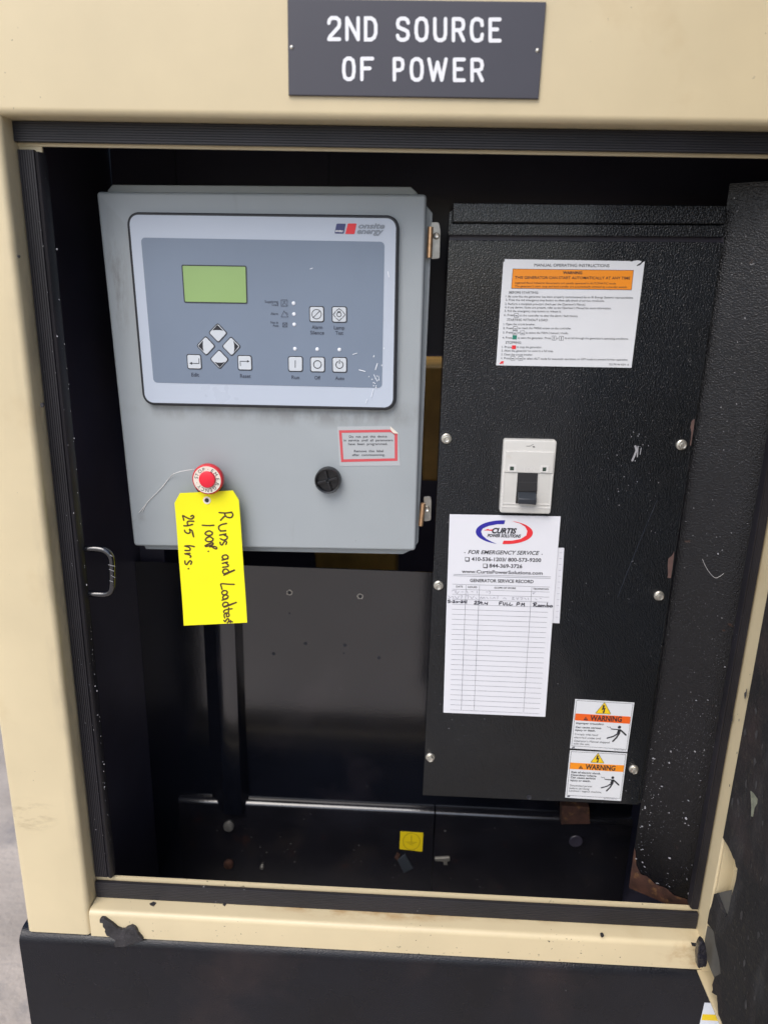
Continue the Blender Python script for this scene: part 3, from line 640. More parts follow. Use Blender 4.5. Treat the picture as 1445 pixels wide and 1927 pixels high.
for t_, x0, x1, yb_ in (('onsite', 672, 1120, 268), ('energy', 650, 1098, 358)):
    a = zl([(x0, yb_), (x1, yb_+4)]); mb.text(t_, a[0][0], a[1][0], a[0][1], a[1][1], 10, fy, fy-.0004, .04, .28)
part('logo_lettering', mb, M['logogray'], lg)
mb = MB()   # dried splashes at the lower right of the overlay
zw = zoom(160, 320, 2.064)
for a in ([(1135, 752), (1128, 775)], [(1122, 795), (1135, 820)], [(1120, 850), (1112, 880)], [(1096, 890), (1090, 905)], [(1140, 800), (1142, 815)], [(1040, 716), (1056, 711)], [(1065, 776), (1088, 782)], [(1176, 395), (1180, 415)], [(875, 384), (884, 381)]):
    mb.line(smooth_line(pq(zw(a), ly)), random.choice((.0005, .0007, .0010)), fy-.0009)
for k in range(14):
    c0 = xz(*zw([(1128+random.gauss(0, 14), 800+random.gauss(0, 45))])[0], ly); mb.flat([(c0[0]+random.uniform(.3, 1)*.0009*math.cos(j), c0[1]+random.uniform(.3, 1.3)*.0011*math.sin(j)) for j in range(6)], fy-.0009-k*4e-6)
part('dried_splash', mb, M['led'], ct, stuff=True)

# ------------------------------------------------------------------ emergency stop button and its tag
es = thing('emergency_stop_button', 'red emergency stop button with a cream legend ring on the gray cabinet door', 'stop button', at(391, 903, D))
ey = D-.026
zt = zoom(260, 860, 6.023)
c0 = xz(*zt([(784, 259)])[0], ey); RE = .0183
part('collar', MB().lathe(xz(396, 905, D), [(RE*.86, D-.012), (RE*.90, D-.011), (RE*.90, D)], 40), M['blackplastic'], es, 40)
hd = part('button_head', MB().lathe(c0, [(RE*.88, ey+.0002), (RE*.955, ey+.0008), (RE, ey+.003), (RE*.99, ey+.008), (RE*.80, ey+.015)], 48), M['red'], es, 40)
lrg = part('legend_ring', MB().ring(circ(c0, RE*.88, n=48), circ(c0, RE*.53, n=48), ey-.0003, ey+.0003), M['cream'], hd)
cc = xz(*zt([(778, 261)])[0], ey-.004)
part('button_cap', MB().lathe(cc, [(RE*.40, ey-.0042), (RE*.50, ey-.0036), (RE*.535, ey-.0020), (RE*.535, ey+.0003)], 40), M['redcap'], hd, 50)
mb = MB(); cz_ = (784, 259)
for ch, x, y in (('S', 652, 230), ('T', 651, 190), ('O', 692, 147), ('P', 740, 124), ('\u00b7', 796, 120), ('E', 850, 146), ('M', 890, 188), ('E', 915, 250), ('R', 910, 312), ('G', 880, 362), ('E', 836, 396), ('N', 785, 406), ('C', 725, 388), ('Y', 680, 350), ('\u00b7', 648, 298)):
    q = xz(*zt([(x, y)])[0], ey); an = math.atan2(q[1]-c0[1], q[0]-c0[0])
    q = (c0[0]+RE*.70*math.cos(an), c0[1]+RE*.70*math.sin(an))
    mb.glyph(ch, q, .0041, an-math.pi/2, ey-.0005)
part('legend_lettering', mb, M['ink'], hd)

tg = thing('yellow_tag', 'bright yellow handwritten tag hanging from the emergency stop button', 'tag', at(400, 1170, D-.018))
TY = D-.0165
tp = pq(zt([(475, 410), (1075, 380), (1142, 487), (1250, 1852), (540, 1883), (413, 522)]), TY)
_zt = max(p_[1] for p_ in tp); _zh = _zt-min(p_[1] for p_ in tp)
def bend(mb):
    mb.v = [(x, y-.0075*max(0, (_zt-z)/_zh)**2+.0005*math.sin((_zt-z)/_zh*9), z) for x, y, z in mb.v]; return mb
lf = [(475, 410)]+[(413+(540-413)*k/16, 522+(1883-522)*k/16) for k in range(17)]
rt = [(1075, 380)]+[(1142+(1250-1142)*k/16, 487+(1852-487)*k/16) for k in range(17)]
lf, rt = pq(zt(lf), TY), pq(zt(rt), TY); n = len(lf)
V = [(x, TY, z) for x, z in lf+rt]+[(x, TY+.0005, z) for x, z in lf+rt]
F_ = [[i, i+1, n+i+1, n+i] for i in range(n-1)]+[[2*n+i, 3*n+i, 3*n+i+1, 2*n+i+1] for i in range(n-1)]+[[i, 2*n+i, 2*n+i+1, i+1] for i in range(n-1)]+[[n+i, n+i+1, 3*n+i+1, 3*n+i] for i in range(n-1)]+[[n-1, 3*n-1, 4*n-1, 2*n-1], [0, n, 3*n, 2*n]]
part('card', bend(MB().add(V, F_)), M['yellow'], tg, 30)
ce = xz(*zt([(781, 491)])[0], TY)
ye = part('eyelet', bend(MB().ring(circ(ce, .0047, n=28), circ(ce, .0027, n=28), TY-.0004, TY+.0001)), M['cream'], tg)
part('eyelet_hole', bend(MB().flat(circ(ce, .0027, n=24), TY-.0002)), M['bezel'], ye)
part('tie_thread', MB().tube([at(a, b, TY+.002+.0135*min(1, max(0, (630-x_)/250))) for (a, b), x_ in zip(smooth_line(zt([(640, 138), (530, 155), (430, 180), (370, 220), (300, 310), (220, 400), (120, 500), (80, 560), (48, 632)]), 4), np.linspace(630, 48, 33))], .00042, 6), M['wire'], tg, 60)
part('tie_thread', MB().tube([at(a, b, D-.001) for a, b in zt([(118, 502), (60, 575), (12, 632)])], .0004, 6), M['wire'], tg, 60)
HW = [[[(920, 630), (990, 634), (1060, 626)], [(1060, 624), (1075, 655), (1055, 684), (1012, 682), (988, 660), (982, 634)], [(990, 664), (962, 688), (936, 716)]],
 [[(1004, 752), (950, 764), (918, 785), (920, 818), (950, 836), (1002, 832), (935, 838)]],
 [[(928, 882), (1004, 868), (975, 878), (1012, 898), (1010, 922), (975, 938), (936, 922)]],
 [[(1000, 985), (1008, 962), (992, 948), (974, 966), (958, 990), (940, 985), (934, 962)]],
 [[(1022, 1146), (1026, 1118), (1000, 1102), (968, 1112), (962, 1136), (990, 1150), (1022, 1142), (958, 1160)]],
 [[(962, 1196), (1026, 1180), (1002, 1192), (1030, 1212), (1022, 1230), (968, 1240)]],
 [[(1020, 1312), (1036, 1288), (1016, 1262), (985, 1262), (968, 1286), (980, 1310), (1010, 1304), (1106, 1268), (1000, 1318), (982, 1328)]],
 [[(1098, 1430), (1030, 1428), (952, 1424), (955, 1460), (962, 1486)]], [[(1010, 1502), (980, 1500), (960, 1518), (972, 1544), (1008, 1540), (1022, 1516), (1008, 1500)]],
 [[(1020, 1588), (1032, 1562), (1005, 1548), (978, 1560), (974, 1586), (1000, 1596), (1024, 1582), (964, 1606)]],
 [[(1020, 1670), (1034, 1648), (1018, 1630), (988, 1632), (972, 1652), (980, 1674), (1010, 1668), (1124, 1630), (1010, 1676), (986, 1682)]],
 [[(1078, 1700), (1020, 1708), (988, 1722), (986, 1740)], [(1040, 1690), (1038, 1738)]], [[(1018, 1754), (1020, 1786), (1044, 1780), (1042, 1754), (1010, 1746), (990, 1768), (998, 1800)]],
 [[(1040, 1838), (1046, 1818), (1030, 1808), (1014, 1824), (1002, 1840), (990, 1826)]], [[(1085, 1842), (1050, 1838), (1028, 1852)], [(1066, 1828), (1062, 1850)]],
 [[(730, 772), (800, 776), (860, 772)]], [[(845, 852), (812, 836), (778, 846), (764, 870), (800, 886), (840, 876), (845, 850)]], [[(855, 925), (820, 900), (784, 912), (768, 938), (802, 955), (846, 946), (855, 922)]],
 [[(766, 1000), (790, 988), (838, 968), (856, 974), (846, 988), (800, 1004), (770, 1008)], [(818, 996), (850, 1018), (880, 1034), (897, 1030), (890, 1014), (850, 1006), (818, 1012)]], [[(805, 1062), (802, 1064)]],
 [[(600, 672), (620, 662), (632, 680), (604, 702), (560, 690), (510, 664), (514, 690), (520, 716)]], [[(634, 728), (580, 726), (560, 738), (566, 772)], [(620, 762), (570, 776), (522, 778)]],
 [[(634, 900), (620, 860), (618, 838), (588, 818), (594, 850), (570, 862), (540, 850), (530, 828)], [(622, 850), (634, 898)]],
 [[(644, 1010), (590, 1000), (538, 1004), (572, 1012), (596, 1030), (590, 1052), (540, 1052)]], [[(596, 1084), (540, 1090), (580, 1098), (606, 1114), (600, 1128)]],
 [[(606, 1206), (616, 1182), (600, 1166), (578, 1186), (562, 1208), (544, 1198), (540, 1168)]], [[(584, 1254), (580, 1256)]]]
for gl in HW:
    mb = MB()
    for s_ in gl: mb.line(smooth_line(pq(zt(s_), TY), 5), .0018, TY-.0004)
    part('handwritten_letter', bend(mb), M['marker'], tg)

# ------------------------------------------------------------------ commissioning sticker
cs = thing('commissioning_sticker', 'clear sticker with a faded red frame on the gray door, one corner peeling', 'sticker', at(695, 876, D))
sq = pq(zk([(283, 66), (790, 60), (830, 90), (872, 132), (893, 445), (306, 448)]), D)
part('film', MB().prism(sq, D-.0004, D-.0001), M['clearlabel'], cs)
part('peeled_corner', MB().add([(*[xz(*zk([q])[0], D)[0]], D-h, xz(*zk([q])[0], D)[1]) for q, h in (((796, 62), .0004), ((878, 134), .0004), ((828, 128), .0022), ((800, 96), .0018))], [[0, 1, 2, 3]]), M['cream'], cs)
A = pq(zk([(298, 102), (808, 94), (866, 136), (866, 398), (320, 410)]), D-.0005); B = pq(zk([(326, 126), (802, 120), (838, 146), (840, 374), (342, 384)]), D-.0005)
part('red_frame', MB().ring(A, B, D-.0006), M['redframe'], cs)
mb = MB()
for t_, x0, x1, y_ in (('Do  not  put  this  device', 398, 764, 172), ('in  service  until  all  parameters', 346, 822, 208), ('have  been  programmed.', 390, 770, 244), ('Remove  this  label', 446, 730, 313), ('after  commissioning.', 428, 744, 350)):
    a = zk([(x0, y_+1), (x1, y_-1)]); mb.text(t_, a[0][0], a[1][0], a[0][1], a[1][1], 4.3, D, D-.0006, .008)
part('lettering', mb, M['ink'], cs)

# ------------------------------------------------------------------ breaker box
E_ = .820
bb = thing('breaker_box', 'tall black textured breaker enclosure with a bolted cover, right in the bay', 'breaker enclosure', at(1000, 1510, E_+.05))
cover = part('cover', MB().prism(pq([(844.5, 451.5), (1360, 456), (1200.5, 1515), (795, 1497)], E_), E_, E_+.0025, .0009, 2), M['black'], bb)
part('box_body', MB().prism(pq([(850, 400), (1358, 404), (1204, 1508), (803, 1490)], E_+.01), E_+.0065, BP-.022), M['black'], bb)
part('box_edge', MB().prism(pq([(845.5, 398), (852, 396), (846, 445), (843.5, 441)], E_-.002), E_-.001, E_+.03, .0005), M['black'], bb)
part('hood', MB().prism(pq([(853, 381), (1366, 387), (1363.5, 421.5), (852, 418)], E_-.006), E_-.006, E_+.05, .0012), M['black'], bb)
part('hood_lip', MB().prism(pq([(847, 420), (1363.5, 423.5), (1361.8, 446.5), (844.5, 442.5)], E_-.004), E_-.003, E_+.03, .001), M['black'], bb)
part('gap_strip', MB().prism(pq([(846, 440), (1361, 444), (1360, 460), (845, 456)], E_+.004), E_+.004, E_+.0063), M['liner'], bb)
def hexbolt():
    b_ = MB(); b_.lathe((0, 0), [(.0050, -.0022), (.0058, -.0016), (.0062, -.0004), (.0062, .0005)], 24)
    b_.prism(circ((0, 0), .0043, n=6, a0=.3), -.0062, -.0018, .0007, 2)
    b_.lathe((0, 0), [(.0010, -.0059), (.0028, -.0066), (.0031, -.0060)], 18)
    return b_
bme = None
for x, y in ((840, 826), (1283, 838), (825, 1103), (1240.5, 1122.5), (809.5, 1427), (1192.5, 1449.5)):
    if bme is None: bme = mesh_of('cover_bolt', hexbolt(), M['zinc'], 24)
    o = bpy.data.objects.new('cover_bolt', bme); C.objects.link(o); o.parent = bb
    c0 = xz(x, y, E_-.003); o.location = (c0[0]-bb.location[0], E_-bb.location[1], c0[1]-bb.location[2]); o.rotation_euler = (0, random.uniform(0, 1), 0)
part('drilled_hole', MB().lathe(xz(995, 1500, E_), [(.0020, E_-.0004), (.0032, E_-.0009), (.0036, E_+.0005)], 14), M['ink'], cover)
ze = zoom(1100, 760, 3.011)
for P in ([(622, 85), (604, 95), (596, 130), (602, 160), (598, 200), (592, 232), (600, 238), (612, 160)], [(506, 835), (490, 862), (472, 875), (468, 915), (470, 965), (466, 985), (486, 988), (496, 920)]):
    part('worn_edge', MB().flat(pq(ze(P), E_), E_-.0003), M['bare'], cover)
mb = MB()
for P, wd in (([(285, 240), (292, 262), (278, 298), (268, 320)], .0022), ([(318, 250), (312, 285)], .0008), ([(300, 240), (296, 300)], .0012)):
    mb.line(pq(ze(P), E_), wd, E_-.0003)
for k in range(40):
    c0 = xz(*ze([(random.uniform(100, 420), random.gauss(380, 170))])[0], E_); r_ = random.choice((.0003, .0004, .0007)); mb.flat([(c0[0]+r_*random.uniform(.5, 1.2)*math.cos(j), c0[1]+r_*random.uniform(.5, 1.2)*math.sin(j)) for j in range(6)], E_-.0003)
part('paint_fleck', mb, M['scratch'], cover, stuff=True)
mb = MB(); mb.line(pq(ze([(408, 545), (330, 730), (255, 915), (185, 1095)]), E_), .00022, E_-.0003); part('scratch', mb, M['inkgray'], cover)

# ------------------------------------------------------------------ circuit breaker face
br = thing('circuit_breaker', 'off-white circuit breaker face with a black toggle lever, let into the black cover', 'circuit breaker', at(985, 968, E_))
z8 = zoom(930, 810, 10.32)
KY = E_-.0105
part('breaker_face', MB().prism(rounded(pq(z8([(190, 178), (1218, 200), (1088, 1628), (100, 1600)]), KY), .0028, 5), KY, E_-.0002, .0016, 3), M['breaker'], br, 40)
ky = KY-.0005
part('raised_band', MB().ring(pq(z8([(205, 385), (1165, 410), (1085, 1520), (140, 1490)]), KY), pq(z8([(222, 402), (1152, 424), (1070, 1500), (160, 1470)]), KY), ky, KY+.0005), M['breakerpale'], br)
part('upper_panel', MB().prism(pq(z8([(218, 400), (1154, 422), (1126, 832), (186, 806)]), KY), KY-.0012, KY+.0003, .0005, 2), M['breaker'], br)
part('lower_ledge', MB().prism(pq(z8([(155, 1405), (1085, 1432), (1080, 1446), (152, 1420)]), KY), KY-.0008, KY+.0003), M['breakerpale'], br)
for q, h in (([(268, 662), (428, 664), (424, 800), (262, 794)], [(300, 694), (376, 696), (372, 772), (296, 770)]), ([(900, 684), (1050, 686), (1040, 815), (892, 808)], [(930, 710), (1003, 712), (998, 788), (926, 786)])):
    w_ = part('indicator_window', MB().ring(pq(z8(q), KY), pq(z8(h), KY), KY-.0018, KY), M['breakerpale'], br)
    part('window_pane', MB().flat(pq(z8(h), KY), KY-.0014), M['window'], w_)
part('lever_slot', MB().prism(pq(z8([(452, 822), (838, 832), (802, 1440), (408, 1406)]), KY), KY-.0013, KY+.0002), M['slot'], br)
sv_ = pq(z8([(470, 990), (826, 998), (820, 1180), (455, 1172)]), KY); part('lever_skirt', MB().prism(sv_, KY-.0022, KY, .0004), M['slot'], br)
ft, bt_, bb_ = z8([(458, 1330), (822, 1342)]), z8([(448, 1186), (808, 1196)]), z8([(462, 1434), (812, 1444)])
ly0 = KY-.011
V = [at(*ft[0], ly0), at(*ft[1], ly0), at(*bb_[1], ly0+.001), at(*bb_[0], ly0+.001), at(*bt_[0], KY-.001), at(*bt_[1], KY-.001)]
dz = .004
V += [(V[2][0], KY-.001, V[2][2]+dz), (V[3][0], KY-.001, V[3][2]+dz)]
lv = bpy.data.objects.new('lever', mesh_of('lever', MB().add(V, [[3, 2, 1, 0], [0, 1, 5, 4], [1, 2, 6, 5], [4, 7, 3, 0], [2, 3, 7, 6], [4, 5, 6, 7]]), M['handle'], 20, br.location)); C.objects.link(lv); lv.parent = br
bv = lv.modifiers.new('round', 'BEVEL'); bv.width = .0010; bv.segments = 3
mb = MB(); a = z8([(565, 785), (770, 790)]); mb.text('I ON', a[0][0], a[1][0], a[0][1], a[1][1], 7.5, KY, KY-.0014, .01)
part('raised_lettering', mb, M['breakerpale'], br)
mb = MB(); a = z8([(440, 1540), (735, 1546)]); mb.text('O OFF', a[0][0], a[1][0], a[0][1], a[1][1], 7.5, KY, KY-.0003, .01)
part('raised_lettering', mb, M['breakerpale'], br)
mb = MB(); mb.line(pq(z8([(620, 303), (690, 303), (752, 270)]), KY), .0004, KY-.0003); mb.flat(pq(z8([(735, 316), (765, 302), (790, 330), (745, 326)]), KY), KY-.0003)
part('switch_symbol', mb, M['ink'], br)

# ------------------------------------------------------------------ operating instructions sheet
oi = thing('instruction_sheet', 'white operating instructions sheet with an orange warning band, top of the black cover', 'instruction label', at(1065, 690, E_))
z5 = zoom(930, 480, 4.983); IY = E_-.0006
part('sheet', MB().prism(pq(z5([(95, 38), (700, 47), (1270, 56), (1285, 64), (1300, 54), (1352, 50), (1378, 58), (1370, 72), (1350, 84), (1332, 98), (1338, 104), (1368, 92), (1392, 66), (1408, 60), (1283, 1057), (16, 1034), (84, 66), (98, 56)]), IY), IY, E_-.0001), M['vinyl'], oi)
part('warning_band', MB().flat(pq(z5([(172, 130), (1302, 143), (1282, 326), (158, 312)]), IY), IY-.0002), M['orange'], oi)
mb = MB(); mb.line(pq(z5([(172, 130), (1302, 143), (1282, 326), (158, 312)]), IY), .0004, IY-.0003, closed=True)
L5 = [('MANUAL OPERATING INSTRUCTIONS', 372, 1075, 107, 113, 28, 0, 0), ('WARNING', 640, 820, 177, 179, 25, .03, 0), ('THIS GENERATOR CAN START AUTOMATICALLY AT ANY TIME', 190, 1268, 222, 228, 25, .012, 0),
 ('Ingersoll-Rand Industrial Generators are usually operated in AUTOMATIC mode.', 192, 1140, 268, 276, 19, 0, .15), ("The generator's start, stop and load transfer are automatically initiated by a transfer switch.", 190, 1240, 300, 309, 19, 0, .1),
 ('BEFORE STARTING:', 136, 412, 360, 362, 22, 0, 0), ('1. Be sure that the generator has been properly commissioned by an IR Energy Systems representative.', 104, 1300, 396, 408, 19, 0, 0), ('2. Press the red emergency stop button to allow safe check of service conditions.', 104, 1030, 428, 438, 19, 0, 0),
 ("3. Perform a complete pre-start check per the Operator's Manual.", 98, 852, 466, 472, 19, 0, 0), ("4. If any alarms / faults are present, refer to the Operator's Manual for more information.", 96, 1095, 498, 508, 19, 0, 0), ('5. Pull the emergency stop button to release it.', 94, 624, 532, 537, 19, 0, 0), ('6. Press', 90, 182, 570, 571, 19, 0, 0), ('on the controller to clear the alarm / fault history.', 232, 782, 574, 580, 19, 0, 0),
 ('STARTING WITHOUT LOAD:', 118, 500, 616, 620, 22, 0, 0), ('1. Open the circuit breaker.', 84, 382, 655, 658, 19, 0, 0), ('2. Press', 80, 172, 693, 694, 19, 0, 0), ('to reach the MODE screen on the controller.', 222, 720, 692, 696, 19, 0, 0), ('3. Press', 78, 168, 734, 735, 19, 0, 0), ('or', 218, 240, 736, 736, 19, 0, 0), ('to select the MAN ( manual ) mode.', 290, 690, 736, 740, 19, 0, 0),
 ('4. Press', 74, 165, 782, 783, 19, 0, 0), ('to start the generator. Press', 215, 526, 784, 787, 19, 0, 0), ('or', 580, 600, 788, 788, 19, 0, 0), ("to scroll through the generator's operating conditions.", 655, 1255, 786, 793, 19, 0, 0), ('STOPPING:', 104, 252, 830, 831, 22, 0, 0),
 ('1. Press', 68, 158, 870, 871, 19, 0, 0), ('to stop the generator.', 206, 442, 870, 872, 19, 0, 0), ('2. Allow the generator to come to a full stop.', 64, 550, 904, 908, 19, 0, 0), ('3. Close the circuit breaker.', 62, 358, 940, 942, 19, 0, 0), ('4. Press', 58, 150, 975, 976, 19, 0, 0), ('or', 200, 220, 977, 977, 19, 0, 0), ('to select AUT mode for automatic operation, or OFF mode to prevent further operation.', 268, 1250, 978, 990, 19, 0, 0), ('22179144 REV. A', 1072, 1258, 1032, 1036, 17, 0, 0)]
for t_, x0, x1, y0, y1, cp, bo, sh in L5:
    a = z5([(x0, y0), (x1, y1)]); mb.text(t_, a[0][0], a[1][0], a[0][1], a[1][1], cp/4.983, IY, IY-.0004, bo, sh)
part('lettering', mb, M['ink'], oi)
for x, y in ((205, 565), (196, 688), (190, 728), (262, 728), (556, 778), (626, 780), (172, 967), (244, 968)):
    mb = MB(); mb.line(pq(z5([(x-19, y-19), (x+19, y-19), (x+19, y+19), (x-19, y+19)]), IY), .0003, IY-.0003, closed=True)
    mb.line(pq(z5([(x-9, y+4), (x+9, y+4)] if x not in (556, 626) else [(x, y-10), (x, y+10)]), IY), .0007, IY-.0003)
    part('key_picture', mb, M['ink'], oi)
part('green_key', MB().flat(pq(z5([(170, 752), (209, 753), (207, 790), (168, 789)]), IY), IY-.0003), M['green'], oi)
part('red_key', MB().flat(pq(z5([(163, 846), (202, 847), (200, 882), (161, 881)]), IY), IY-.0003), M['redink'], oi)
mb = MB(); a = z5([(46, 1018), (88, 1019)]); mb.text('IR', a[0][0], a[1][0], a[0][1], a[1][1], 4.4, IY, IY-.0003, .07, .5); part('logo', mb, M['redink'], oi)

# ------------------------------------------------------------------ service record and the sheet behind it
RY = E_-.0035
b2 = thing('spare_sheet', 'blank white sheet peeping out behind the service record at right', 'paper', at(1050, 1172, E_))
part('sheet', MB().prism(pq([(900, 1026), (1061, 1031.5), (1052, 1172.5), (892, 1166)], E_-.0015), E_-.0022, E_-.0003), M['paper2'], b2)
mb = MB()
for k in range(12):
    y_ = 1040+k*11; x_ = 1059.5-k*.68; mb.line(pq([(x_-7, y_), (x_-2.5, y_+.2)], E_-.0022), .0004, E_-.0024)
part('ruled_line', mb, M['inkpale'], b2)
sr = thing('service_record', 'white generator service record with blue and red oval logo, below the breaker', 'service record', at(935, 1345, E_))
part('sheet', MB().prism(pq([(846, 968), (1054.5, 972), (1044, 1100), (1025.5, 1349), (834, 1341), (840, 1140)], RY), RY, E_-.0024), M['paper'], sr)
z6 = zoom(830, 960, 6.021); ry = RY-.0003
def ell(cx, cy, a, b, t0, t1, n=26, tilt=.02): return [(cx+a*math.cos(math.radians(t0+(t1-t0)*k/n)), cy+b*math.sin(math.radians(t0+(t1-t0)*k/n))+tilt*a*math.cos(math.radians(t0+(t1-t0)*k/n))) for k in range(n+1)]
lo = part('logo', MB().flat(pq(z6(ell(712, 250, 322, 136, 105, 272)+[(712, 158), (640, 158), (540, 176), (470, 206), (450, 240), (466, 285), (510, 325), (570, 357)]), RY), ry), M['blue'], sr, None, 'blue and red oval swoosh round slanted lettering')
part('logo_arc', MB().flat(pq(z6(ell(714, 250, 322, 134, -74, 94)+[(706, 345), (800, 345), (900, 325), (962, 286), (974, 236), (950, 188), (890, 150)]), RY), ry), M['redink'], lo)
mb = MB(); mb.text('CURTIS', *[v for v in (z6([(572, 258)])[0][0], z6([(852, 264)])[0][0], z6([(0, 258)])[0][1], z6([(0, 264)])[0][1])], 9.6, RY, ry-.0001, .045, .3)
a = z6([(520, 302), (900, 310)]); mb.text('POWER SOLUTIONS', a[0][0], a[1][0], a[0][1], a[1][1], 5.6, RY, ry-.0001, .035, .3)
part('logo_lettering', mb, M['ink'], lo)
part('logo_bolt', MB().flat(pq(z6([(478, 228), (530, 212), (545, 220), (590, 214), (575, 236), (530, 230)]), RY), ry), M['redink'], lo)
mb = MB()
for t_, x0, x1, y0, y1, cp, bo, sh in (('FOR EMERGENCY SERVICE', 302, 1108, 494, 506, 7.2, .014, .28), ('410-536-1203/ 800-573-9200', 342, 1128, 572, 586, 6.8, .02, 0), ('844-369-3726', 542, 915, 648, 656, 6.8, .02, 0), ('www.CurtisPowerSolutions.com', 232, 1146, 710, 731, 6.2, .015, 0), ('GENERATOR SERVICE RECORD', 325, 1042, 812, 826, 5.9, .02, 0),
                                       ('DATE', 168, 242, 874, 876, 3.4, .015, 0), ('HOURS', 302, 404, 880, 882, 3.4, .015, 0), ('SCOPE OF WORK', 600, 846, 888, 894, 3.4, .015, 0), ('TECHNICIAN', 1038, 1214, 900, 904, 3.4, .015, 0)):
    a = z6([(x0, y0), (x1, y1)]); mb.text(t_, a[0][0], a[1][0], a[0][1], a[1][1], cp, RY, ry, bo, sh)
for x, y in ((266, 480), (1140, 500)): mb.flat(circ(xz(*z6([(x, y)])[0], RY), .0006, n=10), ry)
for x, y in ((292, 553), (496, 628)):
    mb.line(pq(z6([(x-20, y-20), (x+20, y-19), (x+20, y+20), (x-20, y+19)]), RY), .0005, ry, closed=True); mb.line(pq(z6([(x+25, y-16), (x+25, y+25), (x-16, y+24)]), RY), .0008, ry)
part('lettering', mb, M['ink'], sr)
mb = MB()
mb.line(pq(z6([(140, 726), (1240, 755)]), RY), .00035, ry); mb.line(pq(z6([(136, 742), (1236, 772)]), RY), .00035, ry)
zz_ = lambda x, y: (x, y)
rows = [(848.5, 1099, 1033, 1104.6)]
for k in range(26):
    t = k/25; mb.line(pq([(851-4*t, 1099+236*t), (1034-20*t, 1104.5+238*t)], RY), .00028, ry)
for xt, xb_, in ((876.5, 867.5), (901.8, 891.5), (1000, 984.5)): mb.line(pq([(xt, 1100+(xt-851)*.03), (xb_, 1334+(xb_-846)*.04)], RY), .0003, ry)
part('ruled_line', mb, M['inkgray'], sr)
mb = MB()
PEN = [[(100, 1018), (80, 1018), (78, 1030), (96, 1032), (98, 1044), (78, 1048)], [(112, 1038), (122, 1038)], [(132, 1026), (146, 1022), (150, 1030), (132, 1046), (156, 1044)], [(168, 1032), (190, 1038), (170, 1048)], [(200, 1036), (212, 1036)], [(222, 1028), (236, 1024), (238, 1034), (222, 1048), (246, 1046)], [(256, 1026), (254, 1038), (274, 1038)], [(272, 1024), (270, 1052)], [(288, 1020), (284, 1052)],
 [(376, 1036), (392, 1028), (398, 1040), (374, 1062), (404, 1060)], [(412, 1034), (430, 1032), (420, 1046), (434, 1054), (414, 1064)], [(460, 1042), (446, 1036), (442, 1048), (458, 1050), (462, 1038), (456, 1066)], [(476, 1064), (479, 1065)], [(496, 1042), (492, 1056), (520, 1056)], [(524, 1040), (518, 1070)],
 [(656, 1070), (660, 1038), (690, 1036)], [(658, 1054), (680, 1052)], [(702, 1044), (700, 1064), (714, 1072), (726, 1046)], [(742, 1046), (740, 1072), (758, 1070)], [(776, 1048), (772, 1074), (806, 1070)],
 [(852, 1078), (860, 1046), (884, 1048), (882, 1062), (856, 1064)], [(906, 1082), (912, 1052), (922, 1068), (938, 1052), (938, 1084)],
 [(1044, 1090), (1052, 1050)], [(1036, 1054), (1070, 1046), (1076, 1060), (1050, 1070), (1082, 1090)], [(1112, 1072), (1096, 1076), (1094, 1088), (1112, 1086), (1114, 1074), (1122, 1090)], [(1130, 1090), (1132, 1074), (1144, 1078), (1150, 1090), (1156, 1076), (1172, 1080), (1176, 1092)], [(1200, 1050), (1192, 1090), (1212, 1092), (1218, 1080), (1198, 1078)], [(1240, 1078), (1228, 1086), (1236, 1096), (1256, 1090), (1250, 1078), (1238, 1078)]]
for s_ in PEN: mb.line(smooth_line(pq(z6(s_), RY), 4), .0010, ry-.0001)
part('handwriting', mb, M['pen'], sr, None, 'black pen entry across the third row')
mb = MB()
for s_ in ([(120, 915), (150, 905), (160, 935)], [(170, 905), (176, 945), (200, 920)], [(230, 925), (248, 925)], [(290, 915), (300, 940)], [(340, 920), (360, 925)], [(404, 915), (406, 940)], [(508, 925), (530, 925)], [(540, 918), (556, 922), (545, 950)], [(1036, 932), (1040, 948), (1060, 930)],
           [(80, 968), (100, 990), (78, 1000)], [(110, 985), (130, 975), (140, 1000)], [(150, 970), (180, 1000), (200, 970)], [(215, 970), (238, 968), (225, 998)], [(285, 970), (310, 968), (300, 1000)], [(330, 975), (345, 1000), (370, 970)], [(385, 990), (400, 1000)], [(440, 1000), (450, 980), (465, 1000), (480, 982), (492, 1000)], [(510, 985), (530, 1000)], [(556, 980), (560, 1002)], [(580, 1000), (600, 985), (608, 1002)], [(640, 965), (636, 1004)], [(700, 1000), (716, 990), (735, 1004)], [(800, 985), (822, 985), (800, 1006), (828, 1008)], [(850, 985), (860, 1008), (875, 985)], [(890, 990), (920, 990), (905, 1012)], [(940, 990), (960, 1010)], [(980, 990), (984, 1012)], [(1060, 1000), (1080, 1010)], [(1115, 995), (1130, 998)]):
    mb.line(smooth_line(pq(z6(s_), RY), 3), .0006, ry-.0001)
part('faded_handwriting', mb, M['inkpale'], sr, None, 'two faded pencil entries in the first rows')

